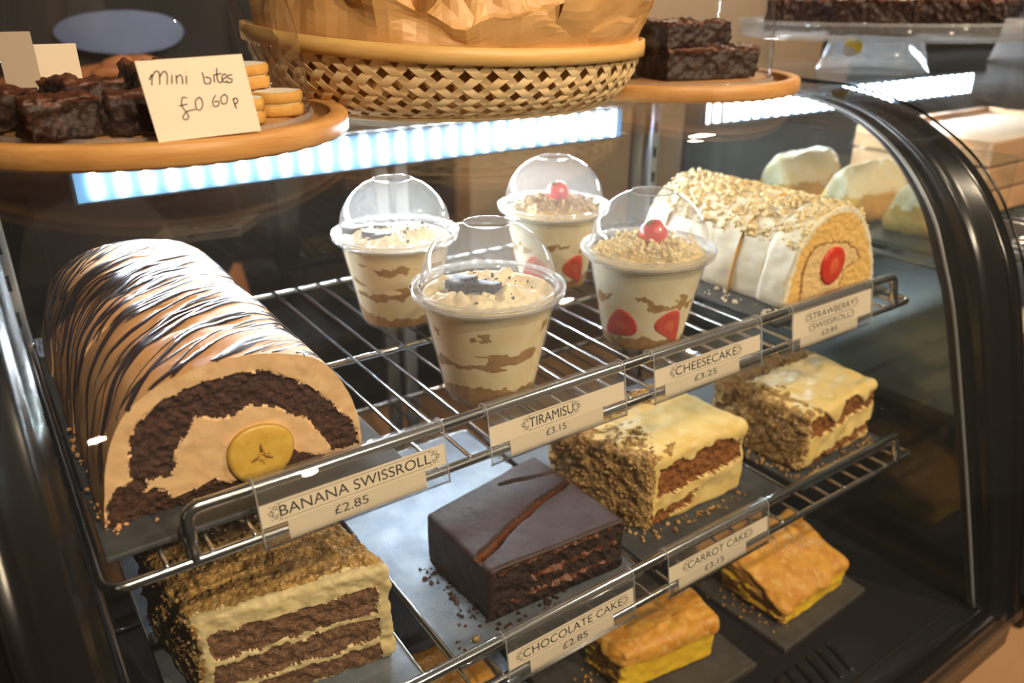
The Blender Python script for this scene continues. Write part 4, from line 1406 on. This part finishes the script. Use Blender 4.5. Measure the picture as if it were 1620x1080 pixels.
mesh('outer_rim', band(.1, .34, -.42, .62), m_bamboorim, bk)
mesh('inner_rim', band(-.36, -.12, -.42, .58), m_bamboorim, bk)
th = np.linspace(0, 2 * math.pi, 90, endpoint=False)
mesh('foot_ring', tube(bowl(th, 0.02, .1), .18, 8, closed=True), m_bamboo, bk)
rows = [bowl(th, 0, 0) * [1, 1, 1]] + [np.c_[BC + (bowl(th, 0)[:, :2] - BC) * k, np.full(90, 16.42)] for k in (.6, .02)]
mesh('woven_base', (np.vstack(rows), gridfaces(3, 90, True)), m_bamboo, bk)


def facet(P, scale, seed):
    """crumple: piecewise-planar ridged noise"""
    a = np.zeros(len(P))
    r = np.random.default_rng(seed)
    for k in range(9):
        d = r.normal(size=3)
        d /= np.linalg.norm(d)
        ph = (P @ d) * scale * r.uniform(.5, 1.6) + r.uniform(0, 10)
        a += np.abs((ph % 2) - 1) - .5
    return a / 3.0


def liner(nm, t0, hf, flare, seed, n=110, m=16, amp=.5, th0=0, th1=2 * math.pi, inset=-.55):
    th = np.linspace(th0, th1, n)
    V = []
    for j in range(m):
        s = j / (m - 1)
        tq = min(1.0, t0 + (1 - t0) * s * 2)
        base = bowl(th, tq, inset)
        up = max(0, s - .45) / .55
        hh = hf(th)
        c = np.r_[BC, 0]
        dirn = base - c
        dirn[:, 2] = 0
        dirn /= np.linalg.norm(dirn, axis=1)[:, None]
        P = base + np.c_[np.zeros((n, 2)), hh * up] + dirn * (flare(th) * up)[:, None]
        lim = min(1, .15 + up * 1.5)
        d = facet(P, .42, seed) * amp * lim
        P = P + dirn * np.minimum(d, .25 + up * 3)[:, None] + np.c_[np.zeros((n, 2)), facet(P + 9, .5, seed + 5) * amp * up]
        V.append(P)
    return mesh(nm, (np.vstack(V), gridfaces(m, n)), m_parch, bk, False)


liner('parchment_liner', .2, lambda th: 3.4 + 1.1 * np.sin(2 * th + .6) + .8 * np.sin(5 * th), lambda th: .5 + .7 * np.cos(th), 4, amp=1.0)
liner('parchment_sheet', .5, lambda th: 2.0 + 1.5 * np.sin(3 * th + 1), lambda th: -3.2 + 0 * th, 9, amp=1.9, inset=-1.2)
liner('parchment_sheet', .5, lambda th: 4.2 + 1.2 * np.sin(4 * th), lambda th: -5.5 + .8 * np.sin(3 * th), 15, amp=2.2, inset=-1.6)
liner('parchment_sheet', .7, lambda th: 4.4 + 0 * th, lambda th: 1.7 + 0 * th, 21, n=40, amp=.5, th0=-1.1, th1=.15, inset=-.5)

# ------------------------------------------------------------------ neighbouring display and what stands on it
nc = thing('display_case', 'second glass display case with its own LED strip, blurred at the right', 'display case', (105, 12, -31))
NX0, NX1 = 68.5, 138
mesh('front_glass', sweepx(GP, NX0, NX1, .35), m_glass, nc)
mesh('base', rbox(NX0, NX1, -12.9, 37, -31.2, -27.0, .4), m_black, nc)
m_tan = M('grey_shelf_board', (.055, .062, .062), .5, col2=(.045, .05, .05), sc2=.2)
m_cream = M('cream_shelf', (.70, .55, .38), .5)
mesh('back_panel', box(NX0, NX1, 34.6, 35.4, -27, 15.5), m_backdark, nc, False)
mesh('lower_shelf', rbox(NX0 + 1, NX1 - 1, -7, 33, -14.5, -13.3, .2), m_tan, nc)
mesh('end_pane', box(NX0, NX0 + .4, -2, 34.5, -27, 11.5), m_endglass, nc, False)
led_strip(nc, NX0 + 6, 29, 1.95, 33.0, 9.7, 12.6)


def loaf(label, cx, cy, z, L, seed, mat):
    dims = (L, 6.5, 4.2)
    t = thing('pastry', label, 'pastry', (cx, cy, z), 'golden pastries in the second case')
    w = lambda V: np.c_[V[:, 0] - L / 2 + cx, V[:, 1] - 3.2 + cy, np.maximum(V[:, 2], .02) + z]
    block(t, dims, .45, 1.9, lambda P, N: np.where(P[:, 2] > 2.6 + .5 * fbm(P, .6, 2, seed), 1, 0), lambda P, N: .35 * fbm(P, .5, 3, seed), w, [('crust', mat, None), ('topping', m_whitecream, None)])


sw = thing('wire_shelf', 'blurred wire shelf inside the second display case', 'shelf', (103, 16, 0), 'chrome wire shelves in the display cases')
mesh('frame_rod', tube(roundpath([(136, 6, 0), (136, 0, 0), (70.5, 0, 0), (70.5, 32, 0), (136, 32, 0), (136, 5.9, 0)], .9), .27, 10), m_chrome, sw)
w0 = mesh('wire', tube([(72.5, 0, .33), (72.5, 32, .33)], .125, 7), m_chromewire, sw)
for i in range(1, 32):
    o = w0.copy(); COL.objects.link(o); o.parent = sw; o.location = (i * 2 * S, 0, 0)
tray('dark grey tray under the cream pastries in the second case', 72, 90, 3, 31, .5, m_tan)


m_creamtop = M('golden_cream', (.95, .70, .42), .5, col2=(.95, .82, .62), sc2=.5)


def cream_pastry(label, cx, cy, seed, mat=None):
    dims = (11, 7.2, 5.6)
    z = .86
    t = thing('cream_pastry', label, 'pastry', (cx, cy, z), 'blurred cream pastries in the second case')

    def w(V):
        u = (V[:, 1] - 3.6) * (1 - .13 * np.clip(V[:, 2], 0, 9))
        return np.c_[V[:, 0] - 5.5 + cx, u + cy, np.maximum(V[:, 2], .02) + z]
    block(t, dims, .3, 1.7, lambda P, N: np.where(P[:, 2] > 2.7 + .7 * fbm(P, .6, 2, seed), 1, 0), lambda P, N: .4 * fbm(P, .5, 3, seed), w, [('pastry_shell', m_cookie, None), ('cream_top', m_creamtop, None)])


cream_pastry('cream-topped pastry at the back of the second case', 80, 26.3, 1)
cream_pastry('cream-topped pastry in the middle of the second case', 80, 17.6, 2)
cream_pastry('cream-topped pastry at the front of the second case', 80, 9.6, 3)


m_crate = M('pale_crate_wood', (.60, .34, .17), .6, col2=(.52, .28, .13), sc2=.3, stretch=(.2, 1, 3))
kr = thing('wooden_crate', 'tan slatted wooden crate inside the second case', 'crate', (104, 17, .6))
for yy in (9.0, 25.0):
    for zz in (.9, 3.7, 6.5):
        mesh('slat', rbox(89, 120, yy, yy + .7, zz, zz + 2.5, .12), m_crate, kr)
for xx in (89.0, 119.3):
    for zz in (.9, 3.7, 6.5):
        mesh('end_slat', rbox(xx, xx + .7, 9.7, 25, zz, zz + 2.5, .12), m_crate, kr)
mesh('crate_base', rbox(89.7, 119.3, 9.7, 25, .6, 1.2, .1), m_crate, kr)
mesh('paper_lining', rbox(89.8, 119.2, 9.8, 24.9, 7.6, 8.4, .3), m_card, kr)
loaf('golden pastry on the lower shelf of the second case', 97, 1, -13.25, 14, 2, m_pastry)
loaf('second golden pastry on the lower shelf, farther right in the second case', 113, 2, -13.25, 14, 5, m_cookie)


def cake_stand(label, cx, cy, z, rp, r0, r1, h, cake_label, seed, sticker=False):
    t = thing('cake_stand', label, 'cake stand', (cx, cy, z), 'clear acrylic cake stands on the neighbouring case')
    mesh('pedestal', lathe([(r0, 0), (r0 - .2, .3), (r1, h - .3), (r1, h)], 48, (cx, cy), z), m_acryl, t)
    mesh('plate', lathe([(.02, h), (rp - .2, h), (rp, h + .15), (rp, h + 1.5), (rp - .35, h + 1.5), (rp - .4, h + .45), (.02, h + .4)], 72, (cx, cy), z), m_acryl, t)
    a = np.linspace(0, 2 * math.pi, 72, endpoint=False)
    mesh('plate_rim', tube(np.c_[cx + rp * np.cos(a), cy + rp * np.sin(a), np.full(72, z + h + 1.5)], .16, 8, closed=True), m_petrim, t)
    if sticker:
        va = math.atan2(-31.9 - cy, -3.25 - cx) - .45
        n = 20
        m_yel = M('yellow_sticker', (.85, .55, .02), .5)
        m_lil = M('pale_sticker', (.75, .55, .45), .5)
        P, zc = [], h - .9
        for k in (1, .5, .02):
            for i in range(n):
                b = 2 * math.pi * i / n
                u, v = 1.05 * k * math.cos(b), .9 * k * math.sin(b)
                rr = r0 + (r1 - r0) * ((zc + v) / h) + .12
                P.append((cx + rr * math.cos(va + u / rr), cy + rr * math.sin(va + u / rr), z + zc + v))
        sk = mesh('round_sticker', (np.array(P), gridfaces(3, n, True)), m_yel, t)
        P = np.array(P).reshape(3, n, 3)
        c0 = P[2].mean(0)
        lo = P[0][[i for i in range(n) if 9 <= i <= 18]]
        out = np.array([math.cos(va), math.sin(va), 0]) * .03
        V = np.vstack([c0[None], lo]) + out
        mesh('pale_half', (V, [[0, i, i + 1] for i in range(1, len(lo))]), m_lil, sk)
    r = np.random.default_rng(seed)
    for i in range(4):
        a = i * 1.57 + .5
        brownie(cake_label[i], (cx + rp * .5 * math.cos(a), cy + rp * .5 * math.sin(a)), (rp * .56, rp * .5, 3.2), a, seed + i, z + h + .45, group='chocolate cake portions on the acrylic stands')


cake_stand('clear acrylic cake stand with a yellow sticker on its pedestal', 78.5, 18.6, 16.4, 14.2, 5.6, 4.6, 3.4,
           ['chocolate cake portion at the back of the stickered stand', 'chocolate cake portion at the left of the stickered stand', 'chocolate cake portion at the front of the stickered stand', 'chocolate cake portion at the right of the stickered stand'], 40, True)
cake_stand('clear acrylic cake stand at the far right edge', 108, 15, 16.4, 12.5, 5.4, 4.6, 3.4,
           ['chocolate cake portion at the back of the far stand', 'chocolate cake portion at the left of the far stand', 'chocolate cake portion at the front of the far stand', 'chocolate cake portion at the right of the far stand'], 60)

# ------------------------------------------------------------------ dim background
cb_ = thing('back_cabinet', 'black cabinet behind the counter', 'cabinet', (40, 190, -125))
mesh('cabinet_body', rbox(-90, 110, 170, 215, -125, 120, 1), m_blackmat, cb_)
for i in range(4):
    d = mesh('cabinet_door', rbox(-88 + i * 49.5, -40.5 + i * 49.5, 168, 170.2, -110, 118, .6), m_blackmat, cb_)
    mesh('handle', tube([(-44 + i * 49.5, 167, 10), (-44 + i * 49.5, 166, 12), (-44 + i * 49.5, 166, 28), (-44 + i * 49.5, 167, 30)], .7, 8), m_post, d)
m_beige = M('beige_partition', (.66, .50, .36), .8)
pn = thing('partition', 'pale beige partition beyond the right cloche', 'partition', (165, 150, -125))
mesh('panel', rbox(112, 290, 158, 164, -125, 140, .6), m_beige, pn)
mesh('post', rbox(108, 113, 156, 166, -125, 140, .6), m_counter, pn)
bx_ = thing('menu_board', 'dark slatted board hanging on the beige partition', 'board', (140, 157, 0))
mesh('backing', rbox(139, 156, 156.2, 157.8, 2, 24, .3), m_backdark, bx_)
for i in range(9):
    mesh('slat', rbox(139.5, 155.5, 155.6, 156.3, 3 + i * 2.3, 4.4 + i * 2.3, .15), m_blackmat, bx_)
cm = thing('coffee_grinder', 'black machine standing on the counter behind the cake stands', 'machine', (150, 50, -31.2))
mesh('body', rbox(128, 170, 44, 60, -31.2, 18, 1.2), m_blackmat, cm)
mesh('top_tray', rbox(130, 168, 45, 59, 18, 19.4, .5), m_chrome, cm)
mesh('panel', rbox(132, 166, 43.6, 44.1, 4, 14, .2), m_backdark, cm)

# stand-in person for the blurred figure seen in the left cloche
m_cloth = M('dark_jacket', (.014, .014, .018), .8, bump=.3, bsc=.5)
m_patch = M('blue_patch', (.20, .27, .52), .7, bump=.2, bsc=.5)  # blue oval shaped after the blurred lens-like spot in the cloche
m_skin = M('skin', (.62, .26, .11), .5, sss=.1, col2=(.55, .21, .085), sc2=.3)
m_hair = M('dark_hair', (.02, .012, .008), .5)
pe = thing('person', 'stand-in person in dark jacket with a blue chest patch, hands together, behind the left cloche', 'person', (19, 108, -125))


def skinmesh(name, J, E, mat, parent, root=0, sub=2, label=None):
    og = ORG[parent.name]
    me = bpy.data.meshes.new(name)
    ks = list(J)
    me.from_pydata([tuple((np.array(J[k][:3], float) - og) * S) for k in ks], [(ks.index(a), ks.index(b)) for a, b in E], [])
    o = bpy.data.objects.new(name, me)
    COL.objects.link(o)
    o.parent = parent
    md = o.modifiers.new('skin', 'SKIN')
    md.use_smooth_shade = True
    for i, k in enumerate(ks):
        rx = J[k][3]
        ry = J[k][4] if len(J[k]) > 4 else rx
        me.skin_vertices[0].data[i].radius = (rx * S, ry * S)
    me.skin_vertices[0].data[root].use_root = True
    s = o.modifiers.new('sub', 'SUBSURF')
    s.levels = s.render_levels = sub
    me.materials.append(mat)
    ORG[o.name] = og
    if label: o['label'] = label
    return o


px, py = 19.0, 108.0
Zf = -125
body = {'pelvis': (px, py, Zf + 95, 15, 11), 'waist': (px, py, Zf + 118, 13, 10), 'chest': (px, py, Zf + 144, 15, 11), 'neckb': (px, py, Zf + 161, 7), 'neck': (px, py - 1, Zf + 167, 5.5), 'head': (px, py - 3, Zf + 175, 8.5, 9.5), 'crown': (px, py - 3, Zf + 184, 6.5)}
Eb = [('pelvis', 'waist'), ('waist', 'chest'), ('chest', 'neckb'), ('neckb', 'neck'), ('neck', 'head'), ('head', 'crown')]
for s, n_ in ((-1, 'l'), (1, 'r')):
    body.update({'sh' + n_: (px + s * 18, py, Zf + 156, 6), 'el' + n_: (px + s * 22, py - 8, Zf + 133, 4.6), 'wr' + n_: (px - 3 + s * 8, py - 25, Zf + 138, 3.0), 'pa' + n_: (px - 3 + s * 3, py - 29, Zf + 138, 2.6, 3.6),
                 'hip' + n_: (px + s * 9, py, Zf + 88, 9), 'kn' + n_: (px + s * 10, py - 1, Zf + 49, 6.3), 'an' + n_: (px + s * 10, py + 2, Zf + 9, 4.2), 'to' + n_: (px + s * 11, py - 14, Zf + 4, 3.6)})
    Eb += [('chest', 'sh' + n_), ('sh' + n_, 'el' + n_), ('el' + n_, 'wr' + n_), ('wr' + n_, 'pa' + n_), ('pelvis', 'hip' + n_), ('hip' + n_, 'kn' + n_), ('kn' + n_, 'an' + n_), ('an' + n_, 'to' + n_)]
    for fi in range(5):
        a = 'f%d%s' % (fi, n_)
        ln = (4.0, 5.5, 6.2, 5.8, 4.6)[fi]
        up = (3.2, 2.4, .8, -.8, -2.2)[fi]
        body[a + 'a'] = (px - 3 + s * (1.2), py - 30.5, Zf + 138 + up, 1.0)
        body[a + 'b'] = (px - 3 + s * (.4 - ln * .45), py - 32.5 + .3 * fi, Zf + 138 + up * 1.1, .9)
        body[a + 'c'] = (px - 3 + s * (-.3 - ln * .75), py - 31.2 + .3 * fi, Zf + 137.3 + up * 1.1, .8)
        Eb += [('pa' + n_, a + 'a'), (a + 'a', a + 'b'), (a + 'b', a + 'c')]
skinmesh('body', body, Eb, m_skin, pe, 0, 2)
jk = {k: (*v[:3], *[q * 1.16 + .8 for q in v[3:]]) for k, v in body.items() if k in ('pelvis', 'waist', 'chest', 'neckb', 'shl', 'shr', 'ell', 'elr')}
for n_ in 'lr':
    a, b = np.array(body['el' + n_][:3]), np.array(body['wr' + n_][:3])
    jk['cu' + n_] = (*(a + (b - a) * .12), 5.0)
skinmesh('jacket', jk, [('pelvis', 'waist'), ('waist', 'chest'), ('chest', 'neckb'), ('chest', 'shl'), ('chest', 'shr'), ('shl', 'ell'), ('shr', 'elr'), ('ell', 'cul'), ('elr', 'cur')], m_cloth, pe, 0, 2, 'dark jacket')
tr_ = {k: (*v[:3], *[q * 1.14 + .8 for q in v[3:]]) for k, v in body.items() if k in ('pelvis', 'hipl', 'hipr', 'knl', 'knr', 'anl', 'anr')}
skinmesh('trousers', tr_, [('pelvis', 'hipl'), ('pelvis', 'hipr'), ('hipl', 'knl'), ('hipr', 'knr'), ('knl', 'anl'), ('knr', 'anr')], m_cloth, pe, 0, 2, 'dark trousers')
gu, gv = 18, 14
P = []
for j in range(gv):
    v = j / (gv - 1)
    for i in range(gu):
        a = math.radians(-90 + 40 * (2 * i / (gu - 1) - 1) * math.sqrt(max(.02, 1 - .97 * (2 * v - 1) ** 2)))
        z = Zf + 141.3 + v * 5.6
        rx, ry = 17.6 - 1.5 * abs(v - .5), 14.2
        P.append((px + rx * math.cos(a) * .75, py + ry * math.sin(a) * 1.02, z))
P = np.array(P)
V = np.vstack([P, P * [1, 1, 1] + [0, -.4, 0]])
g = gridfaces(gv, gu)
mesh('chest_patch', (V, g + [[q + gu * gv for q in f][::-1] for f in g]), m_patch, pe, label='blue oval patch on the chest')
hv, hf = lathe([(.02, 10), (5, 9), (8.6, 5), (9.6, 0), (9.2, -5), (7.5, -8)], 28, (px, py - 1.5), Zf + 177)
hv = hv[:]
keep = [f for f in hf if not (hv[f][:, 1].mean() < py - 6 and hv[f][:, 2].mean() < Zf + 180)]
mesh('hair', (hv, keep), m_hair, pe)
for s in (-1, 1):
    ev_, ef_ = lathe([(.02, .8), (.6, .55), (.8, 0), (.6, -.55), (.02, -.8)], 12, (px + s * 3.2, py - 11.6), Zf + 176)
    mesh('eye', (ev_, ef_), m_hair, pe)
    ev_, ef_ = lathe([(.02, 2.6), (1, 2), (1.3, 0), (1, -2), (.02, -2.6)], 12, (px + s * 8.8, py - 2.5), Zf + 175)
    mesh('ear', (ev_, ef_), m_skin, pe)
mesh('nose', tube([(px, py - 12.0, Zf + 176.5), (px, py - 13.4, Zf + 173.5), (px, py - 12.4, Zf + 172.6)], [.6, 1.2, .8], 8), m_skin, pe)
mesh('mouth', tube([(px - 2, py - 11.6, Zf + 169.6), (px, py - 12.2, Zf + 169.4), (px + 2, py - 11.6, Zf + 169.6)], [.2, .5, .2], 8), m_berrypale, pe)
